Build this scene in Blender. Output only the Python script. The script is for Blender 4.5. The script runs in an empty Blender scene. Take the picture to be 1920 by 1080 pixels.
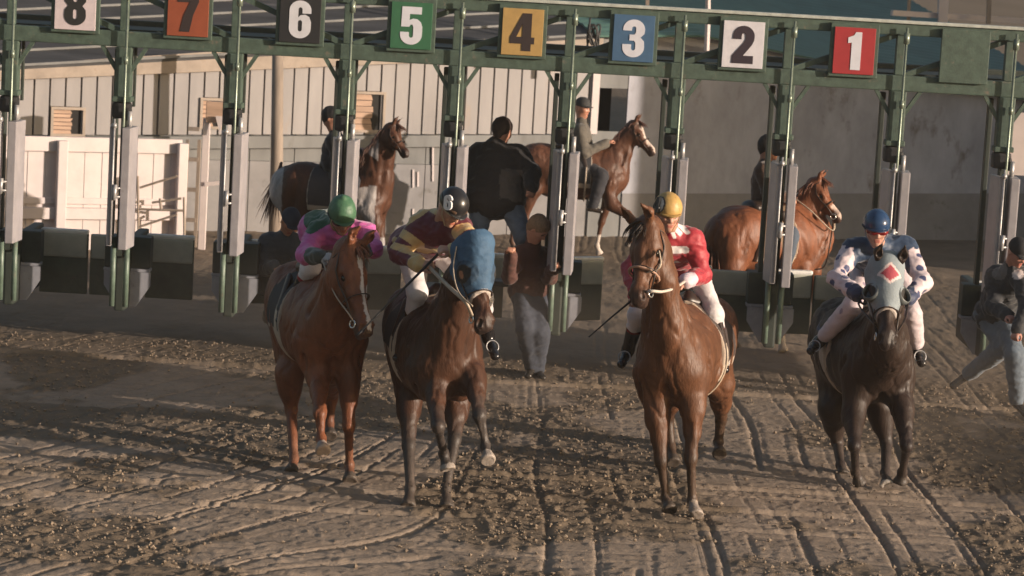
import bpy, math, random
import numpy as np
from mathutils import Vector, Matrix
R = math.radians
random.seed(7); rng = np.random.default_rng(7)
scene = bpy.context.scene
col = scene.collection

# ------------------------------------------------------------ camera
CAM_H, F_PX, PITCH, ROLL = 4.1, 5000.0, math.atan(660/5000), 0.057
cp, sp, cr_, sr_ = math.cos(PITCH), math.sin(PITCH), math.cos(ROLL), math.sin(ROLL)
RT = np.array([1.0, 0, 0]); UP = np.array([0, sp, cp]); FW = np.array([0, cp, -sp])
XC = cr_*RT + sr_*UP; YC = -sr_*RT + cr_*UP
cam_d = bpy.data.cameras.new('camera'); cam = bpy.data.objects.new('camera', cam_d); col.objects.link(cam)
cam.matrix_world = Matrix(((XC[0], YC[0], -FW[0], 0), (XC[1], YC[1], -FW[1], 0), (XC[2], YC[2], -FW[2], CAM_H), (0, 0, 0, 1)))
cam_d.sensor_width = 36; cam_d.lens = 36*F_PX/1920; cam_d.clip_end = 2000
cam_d.dof.use_dof = True; cam_d.dof.focus_distance = 19.6; cam_d.dof.aperture_fstop = 4.5
scene.camera = cam

# ------------------------------------------------------------ light: low sun from the right
SUN_EL, SUN_AZ = R(8.5), R(112)          # azimuth clockwise from +Y
world = bpy.data.worlds.new('World'); scene.world = world; world.use_nodes = True
nt = world.node_tree; bg = nt.nodes['Background']
sky = nt.nodes.new('ShaderNodeTexSky'); sky.sky_type = 'NISHITA'; sky.sun_disc = False
sky.sun_elevation = SUN_EL; sky.sun_rotation = SUN_AZ; sky.dust_density = 4.0; sky.air_density = 1.0
nt.links.new(sky.outputs[0], bg.inputs[0]); bg.inputs[1].default_value = 0.12
sun_d = bpy.data.lights.new('sun', 'SUN'); sun_d.energy = 4.8; sun_d.angle = R(0.5); sun_d.color = (1, 0.84, 0.70)
sun = bpy.data.objects.new('sun', sun_d); col.objects.link(sun)
to_sun = Vector((math.sin(SUN_AZ)*math.cos(SUN_EL), math.cos(SUN_AZ)*math.cos(SUN_EL), math.sin(SUN_EL)))
sun.rotation_euler = to_sun.to_track_quat('Z', 'Y').to_euler()
scene.view_settings.view_transform = 'Standard'; scene.view_settings.look = 'None'
scene.view_settings.exposure = 0.52; scene.view_settings.gamma = 1.0
scene.render.engine = 'CYCLES'
scene.render.resolution_x, scene.render.resolution_y = 1024, 576

def ray(px, py):
    u = (px-960)/F_PX; v = (540-py)/F_PX
    return u*XC + v*YC + FW
def P(px, py, Y):
    "point at world depth Y seen at photograph pixel (px, py)"
    d = ray(px, py); t = Y/d[1]
    return np.array([d[0]*t, Y, CAM_H + d[2]*t])
def G(px, py, z=0.0):
    d = ray(px, py); t = (z-CAM_H)/d[2]
    return np.array([d[0]*t, d[1]*t, z])
def PZ(px, Y, z):
    "point at depth Y and height z seen in photograph column px"
    X = 0.0
    for _ in range(6):
        q = np.array([X, Y, z-CAM_H]); w = q@FW
        cur = 960 + F_PX*(q@XC)/w
        X += (px-cur)*w/F_PX
    return np.array([X, Y, z])
def proj(p):
    q = np.array(p)-np.array([0, 0, CAM_H]); w = q@FW
    return 960+F_PX*(q@XC)/w, 540-F_PX*(q@YC)/w

# ------------------------------------------------------------ tagging helpers
def tag(o, label=None, cat=None, group=None, kind=None):
    if label: o['label'] = label
    if cat: o['category'] = cat
    if group: o['group'] = group
    if kind: o['kind'] = kind
    return o
def empty(name, loc=(0, 0, 0), **k):
    o = bpy.data.objects.new(name, None); col.objects.link(o); o.location = tuple(loc); o.empty_display_size = .1
    return tag(o, **k)

# ------------------------------------------------------------ materials
def mat(name, c=(.5, .5, .5), rough=.6, var=.25, scale=8.0, bump=.0, bscale=60.0, metal=0.0, attr=False, sheen=0.0,
        spec=.5, stretch=(1, 1, 1), dirt=None, coat=0.0, fine=0.0, alpha=None):
    m = bpy.data.materials.new(name); m.use_nodes = True; n = m.node_tree.nodes; l = m.node_tree.links
    b = n['Principled BSDF']; b.inputs['Roughness'].default_value = rough; b.inputs['Metallic'].default_value = metal
    b.inputs['Specular IOR Level'].default_value = spec
    if sheen: b.inputs['Sheen Weight'].default_value = sheen; b.inputs['Sheen Roughness'].default_value = .4
    if coat: b.inputs['Coat Weight'].default_value = coat; b.inputs['Coat Roughness'].default_value = .25
    tc = n.new('ShaderNodeTexCoord'); mp = n.new('ShaderNodeMapping'); mp.inputs['Scale'].default_value = stretch
    l.new(tc.outputs['Object'], mp.inputs[0])
    nz = n.new('ShaderNodeTexNoise'); nz.inputs['Scale'].default_value = scale; nz.inputs['Detail'].default_value = 6; nz.inputs['Roughness'].default_value = .65
    l.new(mp.outputs[0], nz.inputs['Vector'])
    mr = n.new('ShaderNodeMapRange'); mr.inputs[1].default_value = .3; mr.inputs[2].default_value = .7
    mr.inputs[3].default_value = 1-var; mr.inputs[4].default_value = 1+var*.6
    l.new(nz.outputs[0], mr.inputs[0])
    mx = n.new('ShaderNodeVectorMath'); mx.operation = 'SCALE'
    if attr:
        at = n.new('ShaderNodeAttribute'); at.attribute_name = 'Col'; l.new(at.outputs['Color'], mx.inputs[0])
    else:
        rgb = n.new('ShaderNodeRGB'); rgb.outputs[0].default_value = (*c, 1); l.new(rgb.outputs[0], mx.inputs[0])
    l.new(mr.outputs[0], mx.inputs['Scale'])
    out = mx.outputs[0]
    if dirt:   # (colour, scale, threshold) : stains with a shape of their own
        d2 = n.new('ShaderNodeTexNoise'); d2.inputs['Scale'].default_value = dirt[1]; d2.inputs['Detail'].default_value = 8; d2.inputs['Roughness'].default_value = .7
        l.new(mp.outputs[0], d2.inputs['Vector'])
        r2 = n.new('ShaderNodeMapRange'); r2.inputs[1].default_value = dirt[2]; r2.inputs[2].default_value = dirt[2]+.12; l.new(d2.outputs[0], r2.inputs[0])
        mm = n.new('ShaderNodeMix'); mm.data_type = 'RGBA'; l.new(r2.outputs[0], mm.inputs[0]); l.new(out, mm.inputs[6]); mm.inputs[7].default_value = (*dirt[0], 1)
        out = mm.outputs[2]
    l.new(out, b.inputs['Base Color'])
    if bump:
        bn = n.new('ShaderNodeTexNoise'); bn.inputs['Scale'].default_value = bscale; bn.inputs['Detail'].default_value = 5
        l.new(mp.outputs[0], bn.inputs['Vector'])
        bp = n.new('ShaderNodeBump'); bp.inputs['Strength'].default_value = bump; bp.inputs['Distance'].default_value = .01
        l.new(bn.outputs[0], bp.inputs['Height']); l.new(bp.outputs[0], b.inputs['Normal'])
    return m

# ------------------------------------------------------------ hard-surface mesh builder
class MB:
    def __init__(s): s.v = []; s.f = []; s.m = []
    def add(s, vs, fs, mi=0):
        o = len(s.v); s.v += [tuple(float(c) for c in v) for v in vs]; s.f += [tuple(i+o for i in f) for f in fs]; s.m += [mi]*len(fs)
        return s
    def box(s, c, d, rz=0.0, mi=0, bev=0.0, M=None):
        hx, hy, hz = d[0]/2, d[1]/2, d[2]/2
        if bev > 0:
            b = min(bev, hx*.9, hy*.9, hz*.9); bm = bmesh_box(hx, hy, hz, b)
            vs, fs = bm
        else:
            vs = [(x, y, z) for z in (-hz, hz) for y in (-hy, hy) for x in (-hx, hx)]
            fs = [(0, 2, 3, 1), (4, 5, 7, 6), (0, 1, 5, 4), (2, 6, 7, 3), (0, 4, 6, 2), (1, 3, 7, 5)]
        cz, sz = math.cos(rz), math.sin(rz)
        if M is not None: vs = [tuple(M @ Vector(v)) for v in vs]
        s.add([(c[0]+x*cz-y*sz, c[1]+x*sz+y*cz, c[2]+z) for x, y, z in vs], fs, mi); return s
    def tube(s, pts, r, n=10, mi=0, cap=True, flat=None):
        pts = [np.array(p, float) for p in pts]; k = len(pts)
        rs = r if hasattr(r, '__len__') else [r]*k
        rings = []; prev = None
        for i, p in enumerate(pts):
            t = pts[min(i+1, k-1)]-pts[max(i-1, 0)]; t = t/(np.linalg.norm(t)+1e-9)
            if prev is None:
                a = np.array([0, 0, 1.0]) if abs(t[2]) < .9 else np.array([1.0, 0, 0]); u = np.cross(t, a)
            else: u = prev - t*(prev@t)
            u /= np.linalg.norm(u)+1e-9; w = np.cross(t, u); prev = u
            fl = flat if flat else 1.0
            rings.append([p+rs[i]*(math.cos(q)*u+math.sin(q)*w*fl) for q in [2*math.pi*j/n for j in range(n)]])
        vs = [v for rg in rings for v in rg]
        fs = [(i*n+j, i*n+(j+1) % n, (i+1)*n+(j+1) % n, (i+1)*n+j) for i in range(k-1) for j in range(n)]
        if cap: fs += [tuple(range(n))[::-1], tuple((k-1)*n+j for j in range(n))]
        s.add(vs, fs, mi); return s
    def beam(s, a, b, w, h, mi=0, up=(0, 0, 1)):
        a = np.array(a, float); b = np.array(b, float); t = b-a; t /= np.linalg.norm(t)
        u = np.cross(t, np.array(up, float))
        if np.linalg.norm(u) < 1e-3: u = np.cross(t, np.array([0, 1.0, 0]))
        u /= np.linalg.norm(u); q = np.cross(u, t)
        vs = [p+i*u*w/2+j*q*h/2 for p in (a, b) for i, j in ((-1, -1), (1, -1), (1, 1), (-1, 1))]
        s.add(vs, [(0, 3, 2, 1), (4, 5, 6, 7), (0, 1, 5, 4), (1, 2, 6, 5), (2, 3, 7, 6), (3, 0, 4, 7)], mi); return s
    def prism(s, poly, o, ux, uy, un, th, mi=0):
        "polygon (2D, CCW seen from +un) extruded by th along un"
        o, ux, uy, un = [np.array(q, float) for q in (o, ux, uy, un)]; n = len(poly)
        vs = [o+ux*x+uy*y+un*k for k in (0, th) for x, y in poly]
        fs = [tuple(range(n))[::-1], tuple(n+i for i in range(n))]+[(i, (i+1) % n, n+(i+1) % n, n+i) for i in range(n)]
        s.add(vs, fs, mi); return s
    def build(s, name, m, parent=None, smooth=False, bevel=0.0, **k):
        me = bpy.data.meshes.new(name); me.from_pydata(s.v, [], s.f)
        for q in (m if isinstance(m, (list, tuple)) else [m]): me.materials.append(q)
        if any(s.m): me.polygons.foreach_set('material_index', s.m)
        if smooth: me.shade_smooth()
        me.update(); o = bpy.data.objects.new(name, me); col.objects.link(o)
        if parent is not None: attach(o, parent)
        if bevel:
            bv = o.modifiers.new('bevel', 'BEVEL'); bv.width = bevel; bv.segments = 2; bv.limit_method = 'ANGLE'
        return tag(o, **k)
def attach(o, parent):
    o.parent = parent
    L = np.array(parent_loc(parent))
    o.data.transform(Matrix.Translation(Vector(-L)))
    return o
def parent_loc(p):
    q = Vector((0, 0, 0))
    while p is not None: q += p.location; p = p.parent
    return q
def bmesh_box(hx, hy, hz, b):
    import bmesh
    bm = bmesh.new(); bmesh.ops.create_cube(bm, size=2)
    for v in bm.verts: v.co = Vector((v.co.x*hx, v.co.y*hy, v.co.z*hz))
    bmesh.ops.bevel(bm, geom=list(bm.edges), offset=b, segments=2, profile=.6, affect='EDGES')
    vs = [tuple(v.co) for v in bm.verts]; fs = [tuple(v.index for v in f.verts) for f in bm.faces]; bm.free()
    return vs, fs

# ------------------------------------------------------------ numpy noise
_T = rng.random((64, 64, 64)).astype(np.float32)
def vnoise(p):
    "smooth value noise, p (...,3)"
    i = np.floor(p).astype(int); f = (p-i); f = f*f*(3-2*f); i &= 63; j = (i+1) & 63
    x0, y0, z0 = i[..., 0], i[..., 1], i[..., 2]; x1, y1, z1 = j[..., 0], j[..., 1], j[..., 2]; fx, fy, fz = f[..., 0], f[..., 1], f[..., 2]
    c = lambda a, b, cc: _T[a, b, cc]
    return (((c(x0, y0, z0)*(1-fx)+c(x1, y0, z0)*fx)*(1-fy)+(c(x0, y1, z0)*(1-fx)+c(x1, y1, z0)*fx)*fy)*(1-fz)
            + ((c(x0, y0, z1)*(1-fx)+c(x1, y0, z1)*fx)*(1-fy)+(c(x0, y1, z1)*(1-fx)+c(x1, y1, z1)*fx)*fy)*fz)
def fbm(p, o=4, g=.5):
    s = 0; a = 1; t = 0
    for k in range(o): s = s+a*vnoise(p*(2**k)+k*13.7); t += a; a *= g
    return s/t
def sstep(a, b, x):
    t = np.clip((x-a)/(b-a), 0, 1); return t*t*(3-2*t)

# ------------------------------------------------------------ organic surfaces: smooth union of tapered capsules, meshed by surface nets
def nrm(v):
    v = np.array(v, float); return v/(np.linalg.norm(v)+1e-12)
class SDF:
    def __init__(s, h=.012): s.h = h; s.p = []
    def cap(s, a, b, ra, rb=None, k=.03, n=None, q=1.0, n2=None, q2=1.0, op='+'):
        rb = ra if rb is None else rb
        s.p.append((np.array(a, float), np.array(b, float), ra, rb, k, None if n is None else nrm(n), q, None if n2 is None else nrm(n2), q2, op)); return s
    def ball(s, a, r, **k): return s.cap(a, a, r, r, **k)
    def chain(s, pts, rs, **k):
        for i in range(len(pts)-1): s.cap(pts[i], pts[i+1], rs[i], rs[i+1], **k)
        return s
    def plane(s, p, n, k=.0):  # keep only the side the normal points away from
        s.p.append((np.array(p, float), nrm(n), 0, 0, k, None, 1, None, 1, 'P')); return s
    def mesh(s, relax=1):
        lo = np.min([np.minimum(p[0], p[1])-max(p[2], p[3])*max(1, p[6], p[8])*1.05 for p in s.p if p[9] == '+'], 0)-3*s.h
        hi = np.max([np.maximum(p[0], p[1])+max(p[2], p[3])*max(1, p[6], p[8])*1.05 for p in s.p if p[9] == '+'], 0)+3*s.h
        N = np.ceil((hi-lo)/s.h).astype(int)+1
        D = np.full(N, .5, np.float32)
        ax = [lo[i]+np.arange(N[i])*s.h for i in range(3)]
        for a, b, ra, rb, k, n, q, n2, q2, op in s.p:
            if op == 'P':
                d = ((ax[0]-a[0])*b[0])[:, None, None]+((ax[1]-a[1])*b[1])[None, :, None]+((ax[2]-a[2])*b[2])[None, None, :]
                np.maximum(D, d, out=D); continue
            m = max(ra, rb)*max(1, q, q2)+k+3*s.h
            i0 = np.clip(((np.minimum(a, b)-m-lo)/s.h).astype(int), 0, N); i1 = np.clip(((np.maximum(a, b)+m-lo)/s.h).astype(int)+2, 0, N)
            if (i1 <= i0).any(): continue
            sl = tuple(slice(i0[i], i1[i]) for i in range(3))
            X, Y, Z = np.meshgrid(ax[0][sl[0]]-a[0], ax[1][sl[1]]-a[1], ax[2][sl[2]]-a[2], indexing='ij')
            ba = b-a
            def stretch(X, Y, Z, ba, n, q):
                if n is None or q == 1: return X, Y, Z, ba
                w = (1/q-1); d = (X*n[0]+Y*n[1]+Z*n[2])*w; e = (ba@n)*w
                return X+d*n[0], Y+d*n[1], Z+d*n[2], ba+e*n
            X, Y, Z, ba = stretch(X, Y, Z, ba, n, q); X, Y, Z, ba = stretch(X, Y, Z, ba, n2, q2)
            L = ba@ba
            t = np.clip((X*ba[0]+Y*ba[1]+Z*ba[2])/L, 0, 1) if L > 1e-10 else 0.0
            dd = np.sqrt((X-t*ba[0])**2+(Y-t*ba[1])**2+(Z-t*ba[2])**2)-(ra+(rb-ra)*t)
            dd = dd*min(1, max(q, .6), max(q2, .6))
            E = D[sl]
            if op == '+':
                h_ = np.maximum(k-np.abs(E-dd), 0)/max(k, 1e-6); D[sl] = np.minimum(E, dd)-h_*h_*k*.25
            else:
                dd = -dd; h_ = np.maximum(k-np.abs(E-dd), 0)/max(k, 1e-6); D[sl] = np.maximum(E, dd)+h_*h_*k*.25
        for i in range(3):   # closed
            D[tuple(slice(0, 1) if j == i else slice(None) for j in range(3))] = .1
            D[tuple(slice(-1, None) if j == i else slice(None) for j in range(3))] = .1
        S = D < 0
        cnt = sum(S[i:N[0]-1+i, j:N[1]-1+j, k:N[2]-1+k].astype(np.int8) for i in (0, 1) for j in (0, 1) for k in (0, 1))
        A = (cnt > 0) & (cnt < 8); I = np.full(A.shape, -1, np.int64); c = np.argwhere(A); I[A] = np.arange(len(c))
        acc = np.zeros((len(c), 3)); w = np.zeros(len(c))
        cor = [(i, j, k) for i in (0, 1) for j in (0, 1) for k in (0, 1)]
        for p in cor:
            for ax_ in range(3):
                if p[ax_]: continue
                r = list(p); r[ax_] = 1
                d0 = D[c[:, 0]+p[0], c[:, 1]+p[1], c[:, 2]+p[2]]; d1 = D[c[:, 0]+r[0], c[:, 1]+r[1], c[:, 2]+r[2]]
                x = (d0 < 0) != (d1 < 0); t = np.where(x, d0/(d0-d1+1e-12), 0)
                q = np.array(p, float)[None, :].repeat(len(c), 0); q[:, ax_] = t
                acc[x] += q[x]; w[x] += 1
        V = lo+(c+acc/w[:, None])*s.h
        F = []
        for ax_ in range(3):
            u, v = [(1, 2), (2, 0), (0, 1)][ax_]
            s0 = [slice(None)]*3; s1 = [slice(None)]*3; s0[ax_] = slice(0, -1); s1[ax_] = slice(1, None)
            a_ = S[tuple(s0)]; b_ = S[tuple(s1)]; e = np.argwhere(a_ != b_)
            e = e[(e[:, u] > 0) & (e[:, v] > 0) & (e[:, u] < N[u]-1) & (e[:, v] < N[v]-1)]
            def cell(du, dv):
                g = e.copy(); g[:, u] -= du; g[:, v] -= dv; return I[g[:, 0], g[:, 1], g[:, 2]]
            Q = np.stack([cell(1, 1), cell(0, 1), cell(0, 0), cell(1, 0)], 1)
            fl = ~a_[e[:, 0], e[:, 1], e[:, 2]]; Q[fl] = Q[fl][:, ::-1]
            F.append(Q)
        F = np.concatenate(F); F = F[(F >= 0).all(1)]
        for _ in range(relax):
            nb = np.zeros_like(V); ct = np.zeros(len(V))
            for i in range(4):
                np.add.at(nb, F[:, i], V[F[:, (i+1) % 4]]); np.add.at(nb, F[:, i], V[F[:, (i+3) % 4]]); np.add.at(ct, F[:, i], 2)
            V = V*.5+.5*nb/np.maximum(ct, 1)[:, None]
        return V, F
    def build(s, name, m, parent=None, colfn=None, relax=1, disp=None, **k):
        V, F = s.mesh(relax)
        if disp is not None:
            a, b, c, d = [V[F[:, i]] for i in range(4)]; fn_ = np.cross(c-a, d-b); NN = np.zeros_like(V)
            for i in range(4): np.add.at(NN, F[:, i], fn_)
            V = disp(V, NN/np.maximum(np.linalg.norm(NN, axis=1), 1e-9)[:, None])
        me = bpy.data.meshes.new(name); me.vertices.add(len(V)); me.vertices.foreach_set('co', V.astype(np.float32).ravel())
        me.loops.add(F.size); me.loops.foreach_set('vertex_index', F.astype(np.int32).ravel())
        me.polygons.add(len(F)); me.polygons.foreach_set('loop_start', np.arange(0, F.size, 4, dtype=np.int32))
        me.update(calc_edges=True); me.shade_smooth()
        if colfn is not None:
            C = np.ones((len(V), 4), np.float32); C[:, :3] = colfn(V)
            at = me.color_attributes.new('Col', 'FLOAT_COLOR', 'POINT'); at.data.foreach_set('color', C.ravel())
        me.materials.append(m); o = bpy.data.objects.new(name, me); col.objects.link(o)
        if parent is not None: attach(o, parent)
        return tag(o, **k)
def segdist(V, a, b):
    a = np.array(a, float); b = np.array(b, float); ba = b-a; t = np.clip(((V-a)@ba)/(ba@ba+1e-12), 0, 1)
    return np.linalg.norm(V-a-t[:, None]*ba, axis=1), t

# ------------------------------------------------------------ numerals (bold condensed outlines, unit height)
def _arc(cx, cy, rx, ry, a0, a1, n=12): return [(cx+rx*math.cos(R(a0+(a1-a0)*i/n)), cy+ry*math.sin(R(a0+(a1-a0)*i/n))) for i in range(n+1)]
def _hole(x0, x1, y0, y1):
    r = (x1-x0)/2; c = (x0+x1)/2; return _arc(c, y1-r, r, r, 0, 180, 8)+_arc(c, y0+r, r, r, 180, 360, 8)
T_, B_ = (.29, .74, .29, .26), (.29, .26, .29, .26)
NUM = {
 '1': [[(.12, 0), (.38, 0), (.38, 1), (.22, 1), (.17, .91), (.02, .85), (.02, .70), (.12, .72)]],
 '7': [[(0, 1), (.56, 1), (.56, .80), (.42, .45), (.33, 0), (.07, 0), (.16, .42), (.32, .78), (0, .78)]],
 '4': [[(.32, 1), (.56, 1), (.56, .37), (.65, .37), (.65, .19), (.56, .19), (.56, 0), (.32, 0), (.32, .19), (0, .19), (0, .36)], [(.32, .72), (.32, .37), (.17, .37)]],
 '2': [[(0, .64)]+_arc(.29, .72, .29, .28, 180, 0)+[(.57, .62), (.52, .50), (.30, .21), (.57, .21), (.57, 0), (0, 0), (0, .20), (.28, .54), (.335, .64)]+_arc(.285, .74, .05, .06, 0, 180, 6)+[(.235, .64)]],
 '3': [[(0, .70)]+_arc(*T_, 180, 0)+[(.57, .63), (.47, .53), (.57, .43)]+_arc(*B_, 0, -180)+[(0, .34), (.235, .34)]+_arc(.29, .24, .055, .06, 180, 360, 6)+[(.345, .38), (.30, .44), (.18, .44), (.18, .60), (.30, .60), (.345, .65)]+_arc(.29, .76, .055, .06, 0, 180, 6)+[(.235, .70)]],
 '5': [[(.03, 1), (.55, 1), (.55, .81), (.24, .81), (.235, .65), (.33, .69), (.44, .68), (.54, .60), (.58, .48)]+_arc(*B_, 0, -180)+[(0, .33), (.235, .33)]+_arc(.29, .24, .055, .06, 180, 360, 6)+[(.345, .46), (.32, .53), (.27, .53), (.235, .47), (.02, .47)]],
 '6': [[(.58, .66)]+_arc(*T_, 0, 180)+_arc(*B_, 180, 360)+[(.58, .44), (.53, .57), (.42, .63), (.30, .61), (.235, .55)]+_arc(.29, .76, .055, .06, 180, 0, 6)+[(.345, .66)], _hole(.235, .345, .18, .48)],
 '8': [_arc(*T_, 0, 180)+[(.01, .63), (.10, .52), (.01, .41)]+_arc(*B_, 180, 360)+[(.57, .41), (.48, .52), (.57, .63)], _hole(.235, .345, .62, .83), _hole(.235, .345, .17, .43)]}
def numeral(ch, H, thick, M4, m, parent):
    cu = bpy.data.curves.new('digit', 'CURVE'); cu.dimensions = '2D'; cu.fill_mode = 'BOTH'; cu.extrude = thick/2
    xs = [p[0] for p in NUM[ch][0]]; cx = (min(xs)+max(xs))/2
    for lp in NUM[ch]:
        sp = cu.splines.new('POLY'); sp.points.add(len(lp)-1); sp.use_cyclic_u = True
        for q, p in zip(sp.points, lp): q.co = ((p[0]-cx)*H, (p[1]-.5)*H, 0, 1)
    t = bpy.data.objects.new('tmp', cu); col.objects.link(t); dg = bpy.context.evaluated_depsgraph_get(); dg.update()
    me = bpy.data.meshes.new_from_object(t.evaluated_get(dg)); bpy.data.objects.remove(t)
    me.transform(M4); me.materials.clear(); me.materials.append(m); me.name = 'digit'
    o = bpy.data.objects.new('digit', me); col.objects.link(o); attach(o, parent); return o

# ============================================================ SETTING
M = {}
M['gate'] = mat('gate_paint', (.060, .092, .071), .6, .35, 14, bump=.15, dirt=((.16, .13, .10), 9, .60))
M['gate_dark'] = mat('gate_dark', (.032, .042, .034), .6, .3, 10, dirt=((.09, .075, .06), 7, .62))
M['gate_leg'] = mat('gate_leg_paint', (.12, .17, .13), .42, .35, 14, dirt=((.16, .13, .10), 9, .58))
M['rubber'] = mat('rubber', (.018, .018, .019), .6, .3, 10)
M['pad'] = mat('pad_vinyl', (.32, .30, .315), .42, .18, 6, bump=.25, bscale=18, dirt=((.13, .11, .09), 12, .64))
M['steel'] = mat('worn_steel', (.42, .41, .41), .48, .35, 30, metal=.5)
M['bib'] = mat('bib_grey', (.30, .30, .33), .5, .2, 7, dirt=((.14, .12, .10), 8, .6))
M['cream'] = mat('shaded_door_paint', (.085, .105, .078), .5, .25, 6, bump=.1, dirt=((.13, .11, .09), 7, .6))  # dark green carries the shade on the lower door in its colour
M['white_roll'] = mat('white_roll', (.75, .73, .68), .4, .15, 9, bump=.4, bscale=22)
def flatc(n, c, r=.5, **k): return mat(n, c, r, .12, 10, **k)
M['siding'] = mat('pale_siding', (.30, .28, .275), .6, .22, 1.6, stretch=(1, 1, .25), dirt=((.30, .23, .18), 2.2, .60))
M['siding_gap'] = mat('siding_gap', (.09, .075, .065), .8)
M['fascia'] = mat('fascia_wood', (.33, .27, .22), .7, .3, 3, dirt=((.20, .14, .10), 3, .58))
M['lowwall'] = mat('weathered_shaded_grey_boards', (.20, .20, .195), .8, .3, 2, stretch=(1, 1, .3), dirt=((.12, .11, .10), 1.8, .58))  # greyed so the colour holds the shade on the lower wall
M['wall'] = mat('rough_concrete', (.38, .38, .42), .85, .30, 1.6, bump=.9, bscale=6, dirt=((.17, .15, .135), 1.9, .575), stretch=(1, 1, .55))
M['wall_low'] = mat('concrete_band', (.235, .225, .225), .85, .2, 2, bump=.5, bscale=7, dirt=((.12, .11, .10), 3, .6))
M['shingle'] = mat('dark_roof', (.055, .055, .058), .8, .5, 3, stretch=(.3, 1, 6), bump=.4, bscale=9, dirt=((.15, .14, .14), 2.4, .60))
M['groof'] = mat('green_roof', (.085, .17, .14), .5, .2, 2)
M['white'] = mat('white_paint', (.56, .49, .475), .6, .12, 3, dirt=((.45, .36, .29), 3, .66))
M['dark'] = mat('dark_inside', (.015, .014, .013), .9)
M['tan'] = mat('tan_boards', (.42, .28, .20), .7, .3, 4, stretch=(.3, 1, 4))
M['oldwood'] = mat('old_wood', (.26, .21, .17), .8, .3, 4, stretch=(2, 2, .4))

# ---- ground: one sheet, finely modelled where the track is near
def axis(segs):
    o = [segs[0][0]]
    for a, b, s in segs:
        n = max(1, int(round((b-a)/s))); o += list(a+(b-a)*np.arange(1, n+1)/n)
    return np.array(o)
gx = axis([(-400, -60, 60), (-60, -9, 3), (-9, -5.4, .12), (-5.4, 5.6, .019), (5.6, 10, .12), (10, 60, 3), (60, 400, 60)])
gy = axis([(-60, 10, 8), (10, 16, .3), (16, 27.0, .027), (27.0, 40, .09), (40, 80, 2), (80, 900, 90)])
GXX, GYY = np.meshgrid(gx, gy, indexing='ij')
def ground_height(X, Y, mask=False):
    Z = np.zeros_like(X)
    near = sstep(-7, -5.3, X)*(1-sstep(5.5, 7, X))*sstep(14, 16.2, Y)
    mid = sstep(12, 16, Y)*(1-sstep(38, 46, Y))*(1-sstep(8, 14, np.abs(X)))
    q = np.stack([X, Y, np.zeros_like(X)], -1)
    Z += .05*(fbm(q*.35, 3)-.5)*mid
    # where the harrowed plates are broken up by hooves
    br = fbm(q*[1.0, .75, 1]+[3, 9, 0], 4, .6)
    broken = sstep(.44, .53, br)
    far = sstep(23.5, 25.5, Y)
    broken = np.maximum(broken, far*.8)
    w = q+.25*np.stack([vnoise(q*2.1)-.5, vnoise(q*2.3+9)-.5, np.zeros_like(X)], -1)
    n1 = fbm(w*[15, 11, 1]+5, 3, .68); n2 = fbm(w*[27, 19, 1]+8, 2)
    cl = np.clip((n1-.48)/.26, 0, 1)
    Z += near*broken*(.019*cl+.011*(n2-.5))*(1-.55*far)
    Z += near*(1-broken)*(.008*np.clip((n2-.60)/.2, 0, 1)+.003*(fbm(w*[5, 11, 1]+2, 3)-.5))
    # thin scaly crust left by the harrow plate: short ragged steps across the track
    st = (Y*1.0+.18*(fbm(w*[1.3, .8, 1]+21, 2)-.5)+.015*np.sin(X*5))/.155; fs = st-np.floor(st); son = sstep(.42, .6, vnoise(np.stack([X*2.2, np.floor(st)*3.7, X*0+11], -1)))
    Z += near*son*(1-.6*broken)*(.004*fs-.012*np.exp(-((fs-.03)/.07)**2))*(1-.7*far)
    # harrow grooves: straight down the track on the right, swinging away on the left
    sw = .50*sstep(.4, -1.8, X)
    ph = X-sw*(Y-19.5)+.03*np.sin(Y*1.3)+.06*(vnoise(q*[.7, .7, 1]+4)-.5)
    for wd_, seed, dep in ((.60, 0, .030), (.37, 40, .020), (.17, 80, .007)):
        k = ph/wd_+seed*.37; fr = (k-np.floor(k)-.5)*wd_; idn = np.floor(k)+seed
        fr = fr+.05*(vnoise(np.stack([idn*1.9, X*0, X*0+seed], -1))-.5)
        wid = .008+.011*vnoise(np.stack([idn*3.1, Y*.8, X*0], -1))
        hs = vnoise(np.stack([idn*7.7, Y*.55, X*0+2], -1)); on = sstep(.42, .50, hs)
        Z -= near*dep*np.exp(-(fr/wid)**2)*on*(1-.5*far)*(1-.35*broken)
    k2 = (Y+.04*X+.05*vnoise(q*[1.1, 1, 1]))/.48; fr2 = (k2-np.floor(k2)-.5)*.48
    hs2 = vnoise(np.stack([X*.7, np.floor(k2)*5.3, X*0+7], -1)); on2 = sstep(.46, .60, hs2)
    Z -= near*(.030*np.exp(-(fr2/.018)**2)*on2)*(1-.5*far)*(1-.35*broken)
    # two long wheel ruts across the start and one nearer
    for yy, wd, dp in ((24.38, .05, .05), (19.20, .030, .03), (20.02, .030, .030), (18.55, .022, .025)):
        yc = yy+.05*np.sin(X*.9+yy)+.08*(vnoise(np.stack([X*.8, X*0+yy, X*0], -1))-.5)
        Z -= near*dp*np.exp(-((Y-yc)/wd)**2); Z += near*.35*dp*np.exp(-((Y-yc-.09)/.05)**2)
    farb = sstep(25.5, 28, Y)*(1-sstep(36, 38, Y))
    Z += mid*farb*.05*(fbm(q*[2.2, 1.5, 1], 4, .6)-.5)
    return (Z, broken) if mask else Z
Zg, BRK = ground_height(GXX, GYY, True)
nx, ny = len(gx), len(gy)
me = bpy.data.meshes.new('ground'); me.vertices.add(nx*ny)
me.vertices.foreach_set('co', np.stack([GXX, GYY, Zg], -1).astype(np.float32).ravel())
ii = np.arange(nx-1)[:, None]*ny+np.arange(ny-1)[None, :]
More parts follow.
